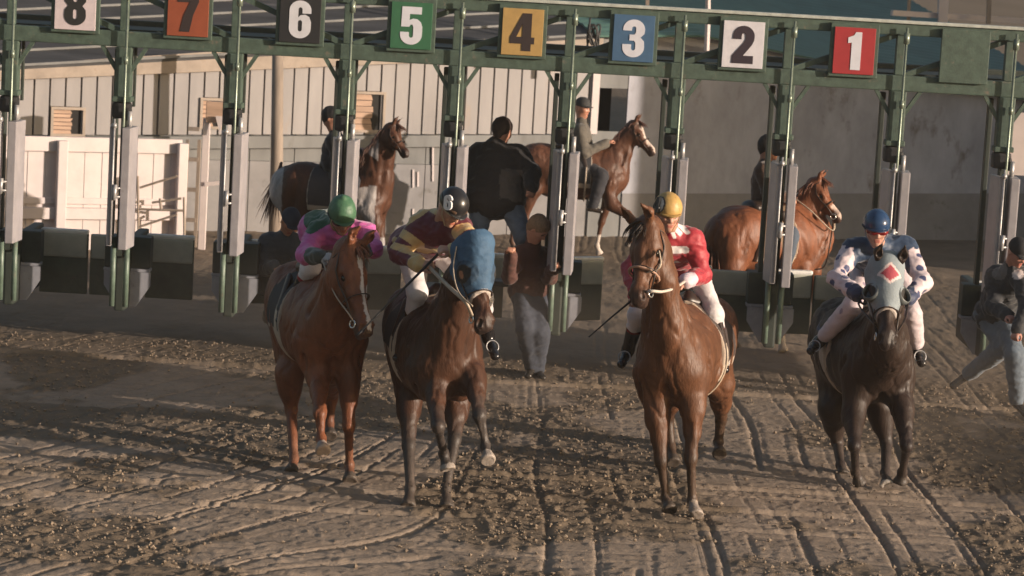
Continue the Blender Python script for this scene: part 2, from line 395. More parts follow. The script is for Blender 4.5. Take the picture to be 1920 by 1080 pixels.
Fg = np.stack([ii, ii+ny, ii+ny+1, ii+1], -1).reshape(-1, 4).astype(np.int32)
me.loops.add(Fg.size); me.loops.foreach_set('vertex_index', Fg.ravel()); me.polygons.add(len(Fg)); me.polygons.foreach_set('loop_start', np.arange(0, Fg.size, 4, dtype=np.int32))
me.update(calc_edges=True); me.shade_smooth()
cg = np.ones((nx*ny, 4), np.float32); bk = BRK.ravel()[:, None]
cg[:, :3] = np.array([.305, .240, .187])*(1-bk)+np.array([.185, .142, .102])*bk
me.color_attributes.new('Col', 'FLOAT_COLOR', 'POINT').data.foreach_set('color', cg.ravel())
gm = mat('track_dirt', (.36, .29, .23), .95, .20, 2.2, bump=.0, spec=.15, attr=True)
n = gm.node_tree.nodes; l = gm.node_tree.links; b = n['Principled BSDF']
tc = n.new('ShaderNodeTexCoord'); src = b.inputs['Base Color'].links[0].from_socket
f1 = n.new('ShaderNodeTexNoise'); f1.inputs['Scale'].default_value = 14; f1.inputs['Detail'].default_value = 8; f1.inputs['Roughness'].default_value = .75; l.new(tc.outputs['Object'], f1.inputs['Vector'])
r1 = n.new('ShaderNodeMapRange'); r1.inputs[1].default_value = .52; r1.inputs[2].default_value = .70; l.new(f1.outputs[0], r1.inputs[0])
mx = n.new('ShaderNodeMix'); mx.data_type = 'RGBA'; l.new(r1.outputs[0], mx.inputs[0]); l.new(src, mx.inputs[6]); mx.inputs[7].default_value = (.19, .145, .105, 1)
l.new(mx.outputs[2], b.inputs['Base Color'])
f2 = n.new('ShaderNodeTexNoise'); f2.inputs['Scale'].default_value = 38; f2.inputs['Detail'].default_value = 6; f2.inputs['Roughness'].default_value = .7; l.new(tc.outputs['Object'], f2.inputs['Vector'])
bp = n.new('ShaderNodeBump'); bp.inputs['Strength'].default_value = .7; bp.inputs['Distance'].default_value = .012; l.new(f2.outputs[0], bp.inputs['Height']); l.new(bp.outputs[0], b.inputs['Normal'])
me.materials.append(gm); o = bpy.data.objects.new('ground', me); col.objects.link(o); tag(o, kind='structure')
# loose clods thrown up on the harrowed surface: uncountable
cl = MB(); ico = [(0, 0, .9), (.85, 0, .25), (.26, .8, .3), (-.7, .5, .2), (-.68, -.5, .3), (.28, -.82, .22), (0, 0, -.6)]
icf = [(0, 1, 2), (0, 2, 3), (0, 3, 4), (0, 4, 5), (0, 5, 1), (6, 2, 1), (6, 3, 2), (6, 4, 3), (6, 5, 4), (6, 1, 5)]
r2 = np.random.default_rng(3); N = 19000
cx = r2.uniform(-5, 5.2, N); cy = 16.6+(r2.random(N)**1.25)*9.0
keep = (r2.random(N) < ground_height(cx, cy, True)[1]*.9+.05)
cx, cy = cx[keep], cy[keep]; cz = ground_height(cx, cy); sz = .006+.016*r2.random(len(cx))**3.0
for x, y, z, s in zip(cx, cy, cz, sz):
    a = r2.random()*6.3; j = r2.uniform(.7, 1.3, (7, 3)); fl = r2.uniform(.6, 1.1)
    vs = [(x+s*(p[0]*math.cos(a)-p[1]*math.sin(a))*j[i][0], y+s*(p[0]*math.sin(a)+p[1]*math.cos(a))*j[i][1], z+s*.35+s*p[2]*fl*j[i][2]) for i, p in enumerate(ico)]
    cl.add(vs, icf)
cl.build('dirt_clods', mat('clod_dirt', (.27, .21, .155), .95, .3, 3, spec=.15), label='loose dirt clods scattered over the harrowed track', cat='dirt clods', kind='stuff')

# ---- the wall line behind the track
WA, WB = np.array([-3.9925, 35.0]), np.array([6.9818, 39.5]); wd = (WB-WA)/np.linalg.norm(WB-WA); wn = np.array([wd[1], -wd[0]])
WD3, WN3, Z3 = np.array([wd[0], wd[1], 0]), np.array([wn[0], wn[1], 0]), np.array([0, 0, 1.0])
def W(px, py, off=0.0):
    "(u, z) on the wall plane (moved towards the track by off)"
    d = ray(px, py); A = WA+wn*off; t = (A@wn)/(d[:2]@wn); p = d*t; return ((p[:2]-A)@wd, CAM_H+p[2])
def W3(u, z, off=0.0): q = WA+wn*off+wd*u; return np.array([q[0], q[1], z])
def wpoly(mb, pts, off, th, mi=0):
    mb.prism(pts, W3(0, 0, off), WD3, Z3, WN3, th, mi)
def wq(px0, py0, px1, py1, off=0.0):
    a, b, c, d = W(px0, py1, off), W(px1, py1, off), W(px1, py0, off), W(px0, py0, off); return [a, b, c, d]

bld = empty('metal_sided_barn', W3(0, 0), label='long pale board-sided barn with a dark roof behind the gate', cat='barn')
us, _ = W(-60, 250); ue, _ = W(1113, 250)
lowz = lambda u: np.interp(u, [us, ue], [W(-60, 252)[1], W(1113, 250)[1]])
topz = lambda u: np.interp(u, [W(-60, 150)[0], W(215, 132)[0], W(410, 121)[0], W(1113, 96)[0]], [W(-60, 152)[1], W(215, 134)[1], W(410, 123)[1], W(1113, 102)[1]])
mb = MB(); wpoly(mb, [(us, lowz(us)), (ue, lowz(ue)), (ue, topz(ue)+.02), (us, topz(us)+.02)], .02, .03); mb.build('batten_backing', M['siding_gap'], bld)
wins = [(105, 205, 160, 250), (385, 188, 420, 236), (672, 176, 724, 243)]
wr = [(W(a, 0)[0], W(c, 0)[0], W((a+c)/2, d)[1], W((a+c)/2, b_)[1]) for a, b_, c, d in wins]
mb = MB(); u = us
while u < ue-.02:
    u2 = min(u+.197, ue); z0, z1 = lowz(u), topz(u); um = (u+u2)/2
    j = random.uniform(-.004, .004)
    hit = [r for r in wr if r[0]-.06 < um < r[1]+.06]
    sp_ = [(z0, z1)] if not hit else [(z0, hit[0][2]-.03), (hit[0][3]+.04, z1)]
    for a, b_ in sp_:
        if b_-a > .02: wpoly(mb, [(u+.008, a), (u2-.008, a), (u2-.008, b_), (u+.008, b_)], .05, .030+j)
    u += .203
mb.build('siding', M['siding'], bld, bevel=.004)
for r in wr:
    f = MB(); w_ = .035
    for a in ((r[0]-w_, r[2]-w_, r[0], r[3]+w_), (r[1], r[2]-w_, r[1]+w_, r[3]+w_), (r[0], r[2]-w_, r[1], r[2]), (r[0], r[3], r[1], r[3]+w_)):
        wpoly(f, [(a[0], a[1]), (a[2], a[1]), (a[2], a[3]), (a[0], a[3])], .05, .055)
    wo = f.build('window', M['fascia'], bld)
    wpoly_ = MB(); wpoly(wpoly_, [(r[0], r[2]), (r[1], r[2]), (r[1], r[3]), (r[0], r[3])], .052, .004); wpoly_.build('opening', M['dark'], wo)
    s = MB(); nb = 6; cut = r[0]+(r[1]-r[0])*.62
    for i in range(nb):
        za = r[2]+(r[3]-r[2])*i/nb; zb = r[2]+(r[3]-r[2])*(i+1)/nb-.008
        wpoly(s, [(r[0]+.004, za), (cut+random.uniform(-.02, .02), za), (cut+random.uniform(-.02, .02), zb), (r[0]+.004, zb)], .057, .015)
    s.build('shutter', M['tan'], wo)
fz = lambda u: topz(u)
mb = MB(); wpoly(mb, [(us, fz(us)), (ue, fz(ue)), (ue, fz(ue)+.30), (W(410, 0)[0], topz(W(410, 0)[0])+.20), (us, fz(us)+.18)], .10, .05); mb.build('fascia', M['fascia'], bld, bevel=.006)
mb = MB(); c1, c0 = W(1113, 250)[0], W(1100, 250)[0]; wpoly(mb, [(c0, lowz(c0)), (c1, lowz(c1)), (c1, topz(c1)), (c0, topz(c0))], .088, .03); mb.build('corner_board', M['white'], bld)
# lower wall below the siding, its shade put into the grey
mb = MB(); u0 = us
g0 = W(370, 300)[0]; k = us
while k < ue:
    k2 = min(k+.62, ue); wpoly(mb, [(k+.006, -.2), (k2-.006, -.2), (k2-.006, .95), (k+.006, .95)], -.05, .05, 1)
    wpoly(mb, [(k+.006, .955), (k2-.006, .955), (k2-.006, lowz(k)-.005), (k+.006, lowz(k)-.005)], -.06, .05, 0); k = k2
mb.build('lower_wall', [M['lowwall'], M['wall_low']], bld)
mb = MB(); wpoly(mb, [(us, lowz(us)-.20), (ue, lowz(ue)-.17), (ue, lowz(ue)-.01), (us, lowz(us)-.03)], .0, .09); mb.build('ledge', M['lowwall'], bld, bevel=.01)
# white drips and short white posts at the foot of the wall
mb = MB()
for px, a, b_ in ((812, 275, 340), (775, 318, 352), (784, 322, 350), (1003, 270, 290), (932, 300, 330), (775, 392, 425), (712, 400, 440)):
    q = wq(px-1.6, a, px+1.6, b_, .02); wpoly(mb, q, .0, .02)
mb.build('paint_drip', M['white'], bld)
# dark board roof rising behind the fascia
def slab(name, m, A, B, C, D, th, parent, **k):
    A, B, C, D = map(np.array, (A, B, C, D)); nn = nrm(np.cross(B-A, D-A)); mbb = MB()
    vs = [A, B, C, D, A-nn*th, B-nn*th, C-nn*th, D-nn*th]
    mbb.add(vs, [(0, 1, 2, 3), (7, 6, 5, 4), (0, 4, 5, 1), (1, 5, 6, 2), (2, 6, 7, 3), (3, 7, 4, 0)]); return mbb.build(name, m, parent, **k)
ra = W3(us, topz(us)+.17, .16); rm_ = W(1000, 0)[0]; rb = W3(ue, topz(ue)+.28, .16); up_ = -WN3*7+Z3*1.55
slab('roof', M['shingle'], ra, rb, rb+up_, ra+up_, .05, bld)
mb = MB()
for i in range(11):
    t = i/11; a = ra+up_*t; b_ = rb+up_*t
    mb.beam(a+Z3*.012, b_+Z3*.012, .05, .03)
mb.build('roof_batten', M['lowwall'], bld)

# ---- grey concrete wall building with green roof
ev = [(1118, 66), (1320, 66), (1560, 116), (1700, 152), (2060, 205)]
gb = empty('concrete_building', W3(W(1170, 300)[0], 0), label='grey stained concrete building with a green metal roof at right', cat='building')
ug, uh = W(1168, 300)[0], W(2060, 300)[0]; ztop = W(1140, 66)[1]; zb = lambda u: 1.02
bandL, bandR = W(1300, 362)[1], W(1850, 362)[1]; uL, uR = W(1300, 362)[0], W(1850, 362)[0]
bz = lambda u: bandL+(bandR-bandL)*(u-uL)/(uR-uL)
mb = MB(); wpoly(mb, [(ug, bz(ug)), (uh, bz(uh))]+[(W(x, y, .05)[0], W(x, y, .05)[1]-.03) for x, y in ev[::-1]]+[(ug, W(1168, 66)[1])], 0, .04); mb.build('upper_wall', M['wall'], gb)
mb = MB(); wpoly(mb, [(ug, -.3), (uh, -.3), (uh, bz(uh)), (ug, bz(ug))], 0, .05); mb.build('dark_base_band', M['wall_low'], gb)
mb = MB(); de, dw = W(1113, 200)[0], ug
wpoly(mb, [(de, -.3), (dw, -.3), (dw, W(1140, 246)[1]), (de, W(1140, 246)[1])], -.02, .05, 0)
wpoly(mb, [(de, W(1140, 165)[1]), (dw, W(1140, 165)[1]), (dw, ztop), (de, ztop)], -.02, .05, 0)
mb.build('infill_wall', M['lowwall'], gb)
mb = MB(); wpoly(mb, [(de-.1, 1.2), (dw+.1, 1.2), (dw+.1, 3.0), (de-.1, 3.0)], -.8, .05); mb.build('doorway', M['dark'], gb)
# corrugated green roof: eave follows the photographed line, sheet rises away from the track
ev = [(1118, 66), (1320, 66), (1560, 116), (1700, 152), (2060, 205)]
low = [W3(*W(x, y, .25), .25) for x, y in ev]
upv = -WN3*15+Z3*3.6
nrib = 76; mb = MB(); cols = []
fr_ = np.linspace(0, 1, 60)
px_ = [np.array([np.interp(t*4, range(5), [p[i] for p in low]) for i in range(3)]) for t in fr_]
for j in range(nrib*2+1):
    s_ = j/(nrib*2); cols.append([p+upv*s_+Z3*(.018 if j % 2 else 0) for p in px_])
vs = [v for c in cols for v in c]; nn_ = len(px_)
mb.add(vs, [(j*nn_+i, j*nn_+i+1, (j+1)*nn_+i+1, (j+1)*nn_+i) for j in range(nrib*2) for i in range(nn_-1)])
rf = mb.build('roof', M['groof'], gb); sm = rf.modifiers.new('thick', 'SOLIDIFY'); sm.thickness = .03
# white roof rail
rr = empty('roof_rail', P(1760, 30, 37.5), label='white rail with posts along the green roof, top right', cat='rail')
mb = MB(); mb.beam(P(1672, 24, 37.0), P(2000, 44, 38.2), .06, .075); mb.build('rail', M['white'], rr)
for x, w_ in ((1767, .13), (1703, .045), (1853, .06)):
    mb = MB(); mb.beam(P(x, 45, 37.2), P(x+6, -120, 37.2), w_, w_); mb.build('post', M['white'] if w_ > .1 else M['oldwood'], rr)
# vertical pole and vine-covered corner by the last sign
mb = MB(); mb.beam(P(1212, 130, 36), P(1215, -60, 36), .05, .05); mb.build('roof_pole', M['oldwood'], label='thin weathered pole rising behind the blue number 3 sign', cat='pole')
mb = MB(); mb.tube([P(1325, 95, 35.5), P(1327, 40, 35.5), P(1328, -60, 35.5)], .035, 8); mb.build('roof_pole', M['white'], label='pale pole rising between the blue and the white number sign', cat='pole')

mb = MB()
for k_ in range(5):
    a_ = np.linspace(0, 2*math.pi, 15); r_ = .10+.02*k_; c_ = P(1112, 66+3*k_, 35.6); mb.tube([c_+np.array([r_*.5*math.cos(t+k_), .02*k_, r_*1.3*math.sin(t)]) for t in a_], .014, 6, cap=False)
mb.tube([P(1108, 20, 35.6), P(1104, 60, 35.6), P(1118, 92, 35.6), P(1112, 104, 35.6)], .016, 6); mb.build('cable_coil', M['rubber'], smooth=True, label='coil of black cable hung between the yellow and blue number signs', cat='cable')
# ---- utility pole
mb = MB(); q = P(516, 452, 34.0); mb.tube([(q[0], q[1], -.3), P(519, 300, 34.0), P(521, 80, 34.0)], [.085, .08, .07], 12)
mb.build('utility_pole', M['oldwood'], smooth=True, label='round weathered utility pole standing against the barn left of the pinto', cat='pole')

# ---- white board fence at the left
FA, FB = P(-120, 300, 31.6), P(338, 300, 32.8); fd = nrm([FB[0]-FA[0], FB[1]-FA[1], 0]); fn = np.array([fd[1], -fd[0], 0]); fL = np.linalg.norm((FB-FA)[:2])
F0 = np.array([FA[0], FA[1], 0]); zt = P(100, 258, 32.2)[2]
fe = empty('white_board_fence', F0, label='sunlit white board fence behind the gate at far left', cat='fence')
mb = MB(); u = 0
while u < fL:
    w_ = random.uniform(.19, .25); mb.prism([(u, .0), (u+w_-.008, .0), (u+w_-.008, zt-.16), (u, zt-.16)], F0, fd, Z3, fn, .02+random.uniform(0, .008)); u += w_
mb.build('board', M['white'], fe)
for z0, z1, t in ((zt-.16, zt+.02, .07), (zt-.80, zt-.72, .05), (zt-.98, zt-.84, .10)):
    mb = MB(); mb.prism([(0, z0), (fL, z0), (fL, z1), (0, z1)], F0, fd, Z3, fn, t); mb.build('rail', M['white'], fe, bevel=.008)
for px in (112, 325):
    a = P(px, 300, 32.2)[0]; uu = (a-F0[0])/fd[0]
    mb = MB(); mb.prism([(uu-.06, -.1), (uu+.06, -.1), (uu+.06, zt-.02), (uu-.06, zt-.02)], F0+fn*.075, fd, Z3, fn, .10); mb.build('post', M['white'], fe, bevel=.01)
# stile / ladder frame beside the fence
def ladder(x0, x1, y0, y1, Y, rungs, label, m=M['white'], w=.07):
    r = empty('ladder', PZ((x0+x1)/2, Y, 0), label=label, cat='ladder')
    for a in (x0, x1):
        mb = MB(); t = P(a, y0, Y); mb.beam((t[0]-.0, Y, 0), t, w, .05); mb.build('upright', m, r)
    for i in range(rungs):
        z = .35+i*.38; mb = MB(); mb.beam((P(x0, y0, Y)[0], Y-.04, z), (P(x1, y0, Y)[0], Y-.04, z), .03, .05); mb.build('rung', m, r)
ladder(352, 374, 262, 460, 33.2, 4, 'narrow old wooden ladder standing right of the white fence', M['oldwood'], .04)
sp2 = empty('lamp_stand', PZ(383, 33.0, 0), label='white post with crossbar and tan box on top by the ladder', cat='post')
mb = MB(); t = P(388, 222, 33.0); mb.beam((t[0], 33.0, 0), t, .09, .06); mb.build('post', M['white'], sp2, bevel=.006)
mb = MB(); mb.beam(P(384, 345, 32.96), P(412, 343, 32.96), .05, .05); mb.build('crossbar', M['white'], sp2)
mb = MB(); c = P(404, 210, 33.0); mb.box(c, (.22, .14, .26), bev=.01); mb.build('box', M['tan'], sp2)
mb = MB(); mb.prism([(-.05, .16), (.05, .16), (.01, -.06)], P(411, 242, 32.9), (1, 0, 0), (0, 0, 1), (0, -1, 0), .02); mb.build('flap', M['white'], sp2)
# tubular gate leaning by the fence throws the barred shadow
tg = empty('tube_gate', PZ(300, 32.3, 0), label='thin pipe stock gate with slanting bars in front of the white fence', cat='gate')
mb = MB()
for (a, b_) in (((258, 392), (345, 395)), ((258, 330), (260, 445)), ((345, 370), (346, 460)), ((262, 352), (332, 330)), ((285, 380), (340, 372)), ((262, 425), (332, 402)), ((300, 372), (302, 395))):
    mb.tube([P(*a, 32.35), P(*b_, 32.35)], .016, 6)
mb.build('bars', M['oldwood'], tg)
mb = MB(); mb.tube([P(345, 440, 32.35), (P(345, 440, 32.35)[0], 32.35, -.05)], .02, 6); mb.build('foot', M['oldwood'], tg)

# ---- unseen blocks added off to the right to throw shade into view
def shade_block(name, x0, x1, y0, y1, h, rh, label, m):
    r = empty(name, ((x0+x1)/2, (y0+y1)/2, 0), label=label, cat='building'); c = ((x0+x1)/2, (y0+y1)/2, h/2)
    mb = MB(); mb.box(c, (x1-x0, y1-y0, h)); mb.build('wall', m, r)
    mb = MB(); ym = (y0+y1)/2; mb.prism([(y0-.3, h+.003), (y1+.3, h+.003), (ym, h+rh)], (x0-.3, 0, 0), (0, 1, 0), (0, 0, 1), (1, 0, 0), x1-x0+.6); mb.build('roof', M['shingle'], r); return r
shade_block('unseen_shade_block', 16, 30, 31.45, 60, 9, 1.5, 'tall grey stable block off the right edge of the track', M['lowwall'])

vn = empty('unseen_shadow_box', (20.3, 15.7, 0), label='white horse van parked off the right edge of the track', cat='van')  # added stand-in, never in view, for whatever shadows the track at right
mb = MB(); mb.prism([(13.7, .5), (17.7, .5), (17.7, 2.54), (13.7, 2.50)], (19.2, 0, 0), (0, 1, 0), (0, 0, 1), (1, 0, 0), 2.2); mb.build('box', M['white'], vn)
for y_ in (14.5, 17.0):
    mb = MB(); mb.tube([(19.1, y_, .42), (21.5, y_, .42)], .42, 20); mb.build('wheel', M['rubber'], vn)

# ============================================================ STARTING GATE
GY = 24.6
gate = empty('starting_gate', (0, GY, 0), label='green steel starting gate with numbered stalls across the track', cat='starting gate')
PX = [20, 232, 440, 650, 855, 1065, 1270, 1475, 1685, 1890]
XS = [P(x, 150, GY)[0] for x in PX]; XS = [XS[0]-1.03]+XS+[XS[-1]+1.03]
zLb, zLt, zTb, zTt = 2.885, 3.03, 3.395, 3.50
for nme, a, b_, dy in (('lower_beam', zLb, zLt, 0), ('upper_beam', zTb, zTt, 0), ('rear_beam', zLb+.02, zLt+.06, 1.1), ('rear_beam', zTb, zTt, 1.1)):
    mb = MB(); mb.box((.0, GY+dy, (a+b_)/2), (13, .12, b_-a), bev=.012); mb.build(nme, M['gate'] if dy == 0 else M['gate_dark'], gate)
mb = MB(); mb.box((0, GY-.005, zTt+.018), (13, .16, .03), bev=.006); mb.build('beam_cap', mat('cap_worn', (.42, .44, .40), .5, .3, 12), gate)
mb = MB(); mb.box((0, GY+.6, zLt+.0), (13, .9, .02)); mb.build('catwalk', M['gate_dark'], gate)
hub = random.Random(5)
bays = list(zip(XS[:-1], XS[1:]))
for i, (a, b_) in enumerate(bays):
    mb = MB(); left = i <= 3
    p0, p1 = ((a+.05, zTb), (b_-.05, zLt)) if left else ((a+.05, zLt), (b_-.05, zTb))
    mb.beam((p0[0], GY+.02, p0[1]), (p1[0], GY+.02, p1[1]), .05, .085, up=(0, 1, 0)); mb.build('diagonal', M['gate'], gate)
def partition(x, idx):
    part = []
    # truss upright + main post
    mb = MB(); mb.box((x-.01, GY, (zLt+zTb)/2), (.075, .09, zTb-zLt-.004), bev=.006); mb.box((x+.0, GY, (2.38+zLb)/2), (.15, .14, zLb-2.38), bev=.012)
    mb.build('upper_post', M['gate'], gate)
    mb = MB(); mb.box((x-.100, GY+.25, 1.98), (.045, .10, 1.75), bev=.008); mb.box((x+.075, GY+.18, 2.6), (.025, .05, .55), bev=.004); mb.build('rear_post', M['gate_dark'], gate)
    mb = MB(); mb.box((x+.0, GY-.01, 2.405), (.18, .17, .05), bev=.01); mb.build('collar', M['gate'], gate)
    mb = MB(); mb.box((x-.005, GY, 2.30), (.17, .15, .15), bev=.03); mb.box((x+.06, GY-.06, 2.27), (.05, .05, .12), bev=.02); mb.build('latch_block', M['rubber'], gate)
    mb = MB(); mb.tube([(x+.03, GY-.11, 3.47), (x+.03, GY-.11, 2.2), (x+.025, GY-.11, 1.45)], .0125, 8); mb.tube([(x+.03, GY-.11, 3.42), (x+.03, GY-.11, 3.32)], .028, 8); mb.tube([(x+.03, GY-.11, 2.80), (x+.03, GY-.11, 2.73)], .022, 8); mb.build('latch_rod', mat('rod_paint%d' % idx, (.20, .24, .19), .35, .3, 20, metal=.4), gate, smooth=True)
    for s in (-1, 1):
        mb = MB(); mb.beam((x+s*.06, GY-.02, 2.66), (x+s*.205, GY-.02, zLb+.005), .035, .05, up=(0, 1, 0)); mb.build('knee_brace', M['gate'], gate)
    # open front doors: padded faces turned to the track
    mb = MB(); mb.box((x-.055, GY-.17, 1.62), (.050, .30, 1.10), rz=R(7), bev=.007); dl = mb.build('front_door', M['pad'], gate)
    mb = MB(); mb.box((x+.100, GY-.15, 1.60), (.080, .34, 1.12), rz=R(-4), bev=.009); dr = mb.build('front_door', M['pad'], gate)
    mb = MB(); mb.tube([(x-.020, GY-.33, 1.08), (x-.020, GY-.33, 2.24)], .009, 8); mb.tube([(x-.02, GY-.33, 2.16), (x-.02, GY-.33, 2.20)], .024, 8); mb.build('door_tube', M['steel'], dl, smooth=True)
    mb = MB(); mb.tube([(x+.085, GY-.10, 2.14), (x+.085, GY-.10, 2.30)], .022, 8); mb.build('door_tube', M['steel'], dr, smooth=True)
    mb = MB()
    for z in (1.52, 1.60): mb.tube([(x-.03, GY-.32, z), (x+.07, GY-.30, z+.01)], .012, 8); 
    mb.tube([(x+.00, GY-.34, 1.50), (x+.01, GY-.34, 1.64)], .02, 8); mb.build('latch_jaw', M['steel'], gate, smooth=True)
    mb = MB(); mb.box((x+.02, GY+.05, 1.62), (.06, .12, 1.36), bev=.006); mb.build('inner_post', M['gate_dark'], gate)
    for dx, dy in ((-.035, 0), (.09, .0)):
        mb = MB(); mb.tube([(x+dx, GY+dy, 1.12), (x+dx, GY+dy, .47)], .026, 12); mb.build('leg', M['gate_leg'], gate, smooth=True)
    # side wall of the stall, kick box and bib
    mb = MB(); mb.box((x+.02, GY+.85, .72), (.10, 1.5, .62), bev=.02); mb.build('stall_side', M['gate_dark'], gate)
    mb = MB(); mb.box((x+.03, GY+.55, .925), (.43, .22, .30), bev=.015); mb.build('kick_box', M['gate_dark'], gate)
    mb = MB(); mb.box((x+.03, GY+.50, .76), (.44, .16, .03), bev=.008)
    mb.prism([(-.21, .0), (-.21, -.13), (-.08, -.33), (.10, -.33), (.23, -.13), (.23, 0)][::-1], (x+.03, GY+.44, .745), (1, 0, 0), (0, 0, 1), (0, -1, 0), .03); mb.build('bib', M['bib'], gate)
for i, x in enumerate(XS): partition(x, i)
# rear tail doors (some swung open and away)
def tail(x, side, ang=0.0, w=.47):
    y = GY+1.45; s = 1 if side == 'R' else -1; c, sn = math.cos(ang), math.sin(ang)
    Mx = Matrix.Rotation(s*ang, 3, 'Z'); hx = x+.03+s*.04
    def piece(cx, cz, dx, dy, dz, bev):
        mb = MB(); loc = Mx @ Vector((s*cx, 0, 0)); mb.box((hx+loc.x, y+loc.y, cz), (dx, dy, dz), rz=s*ang, bev=bev); return mb
    d = piece(w/2, .66, w, .05, .60, .012).build('tail_door', M['cream'], gate)
    piece(w/2, .84, w-.02, .09, .24, .02).build('door_pad', mat('door_pad', (.42, .42, .35), .5, .15, 8, bump=.2, bscale=12), d)  # pale upper band: sunlight on the door top put into the colour
    if side == 'R' or ang: piece(w/2, .975, w, .085, .045, .02).build('top_roll', M['white_roll'], d)
for i in range(1, len(XS)-1): tail(XS[i], 'R', [0, 0, 0, R(20), R(15), 0, R(30), 0, R(8), R(25), 0][i] if i < 11 else 0)
for i in (2, 8, 9): tail(XS[i], 'L', 0)
# number signs
SG = [('8', 'grey', (.56, .48, .50), (.02, .02, .02)), ('7', 'orange', (.25, .062, .028), (.03, .02, .02)), ('6', 'black', (.018, .018, .02), (.56, .56, .60)),
      ('5', 'green', (.032, .12, .06), (.58, .58, .64)), ('4', 'yellow', (.39, .25, .09), (.03, .02, .02)), ('3', 'blue', (.05, .11, .20), (.58, .58, .64)),
      ('2', 'white', (.60, .58, .62), (.03, .02, .03)), ('1', 'red', (.33, .025, .03), (.60, .60, .66)), ('', 'green', None, None)]
for i, (ch, nm, c, dc) in enumerate(SG):
    x = (XS[i+1]+XS[i+2])/2+.072; z = 3.235
    mb = MB(); mb.box((x, GY-.085, z), (.445, .04, .49), bev=.006); s = mb.build('number_sign', M['gate'], gate)
    if ch:
        mb = MB(); mb.box((x, GY-.112, z-.004), (.375, .018, .425), bev=.003); mb.build('sign_face', mat('sign_'+nm, c, .5, .12, 12, dirt=((c[0]*.6+.05, c[1]*.6+.04, c[2]*.6+.03), 9, .66)), s)
        numeral(ch, .345, .006, Matrix(((1.0, 0, 0, x), (0, 0, -1, GY-.1225), (0, 1, 0, z-.004), (0, 0, 0, 1))), mat('digit_'+nm, dc, .5, .1, 10), s)
# last post's bright panel at the right edge
mb = MB(); mb.box(P(1912, 270, 26.4), (.20, .03, .62)); mb.build('side_board', M['white'], label='pale board standing beyond the last gate post', cat='board')

# ============================================================ HORSES
M['hide'] = mat('horse_hide', (1, 1, 1), .50, .38, 8, bump=.42, bscale=48, attr=True, spec=.32, stretch=(1.6, 1.6, .55))
M['hair'] = mat('horse_hair', (.03, .018, .012), .55, .4, 20, stretch=(4, 4, 1))
M['leather'] = mat('dark_leather', (.03, .018, .013), .4, .3, 20)
M['rein_pale'] = mat('pale_rein', (.42, .34, .26), .5, .2, 20)
M['eye'] = mat('eye', (.01, .008, .006), .08, 0, 5)
M['skin'] = mat('skin', (.42, .20, .13), .5, .15, 30)
M['bit'] = mat('bit_metal', (.7, .68, .64), .25, .1, 20, metal=.9)

class Frame:
    def __init__(s, o, fwd, up):
        s.o = np.array(o, float); s.f = nrm(fwd); s.u = nrm(np.array(up, float)-s.f*(np.array(up, float)@s.f)); s.r = np.cross(s.f, s.u)
    def __call__(s, r, f, u): return s.o+s.r*r+s.f*f+s.u*u

def strands(name, m, roots, dirs, length, parent, n=60, w=.012, jit=.03, droop=.5, seed=0, **k):
    "a lock-by-lock mass of hair: tapered ribbons with thickness, rooted along a polyline"
    r = np.random.default_rng(seed); mb = MB(); roots = [np.array(p, float) for p in roots]; dirs = [np.array(d, float) for d in dirs]; ns = len(roots)-1
    for i in range(n):
        t = r.random()*ns; a = int(min(t, ns-1e-6)); f = t-a
        p = roots[a]*(1-f)+roots[a+1]*f+r.normal(0, .006, 3); d = nrm(nrm(dirs[a]*(1-f)+dirs[a+1]*f)+r.normal(0, .16, 3)); L = length*r.uniform(.6, 1.1)
        pts = [p]; q = p.copy(); v = d.copy()
        for s in range(5):
            v = nrm(v+np.array([0, 0, -droop*.25])+r.normal(0, jit*2, 3)); q = q+v*L/5; pts.append(q)
        mb.tube(pts, [w, w*1.15, w, w*.8, w*.5, w*.1], 5, flat=.45)
    return mb.build(name, m, parent, smooth=True, **k)

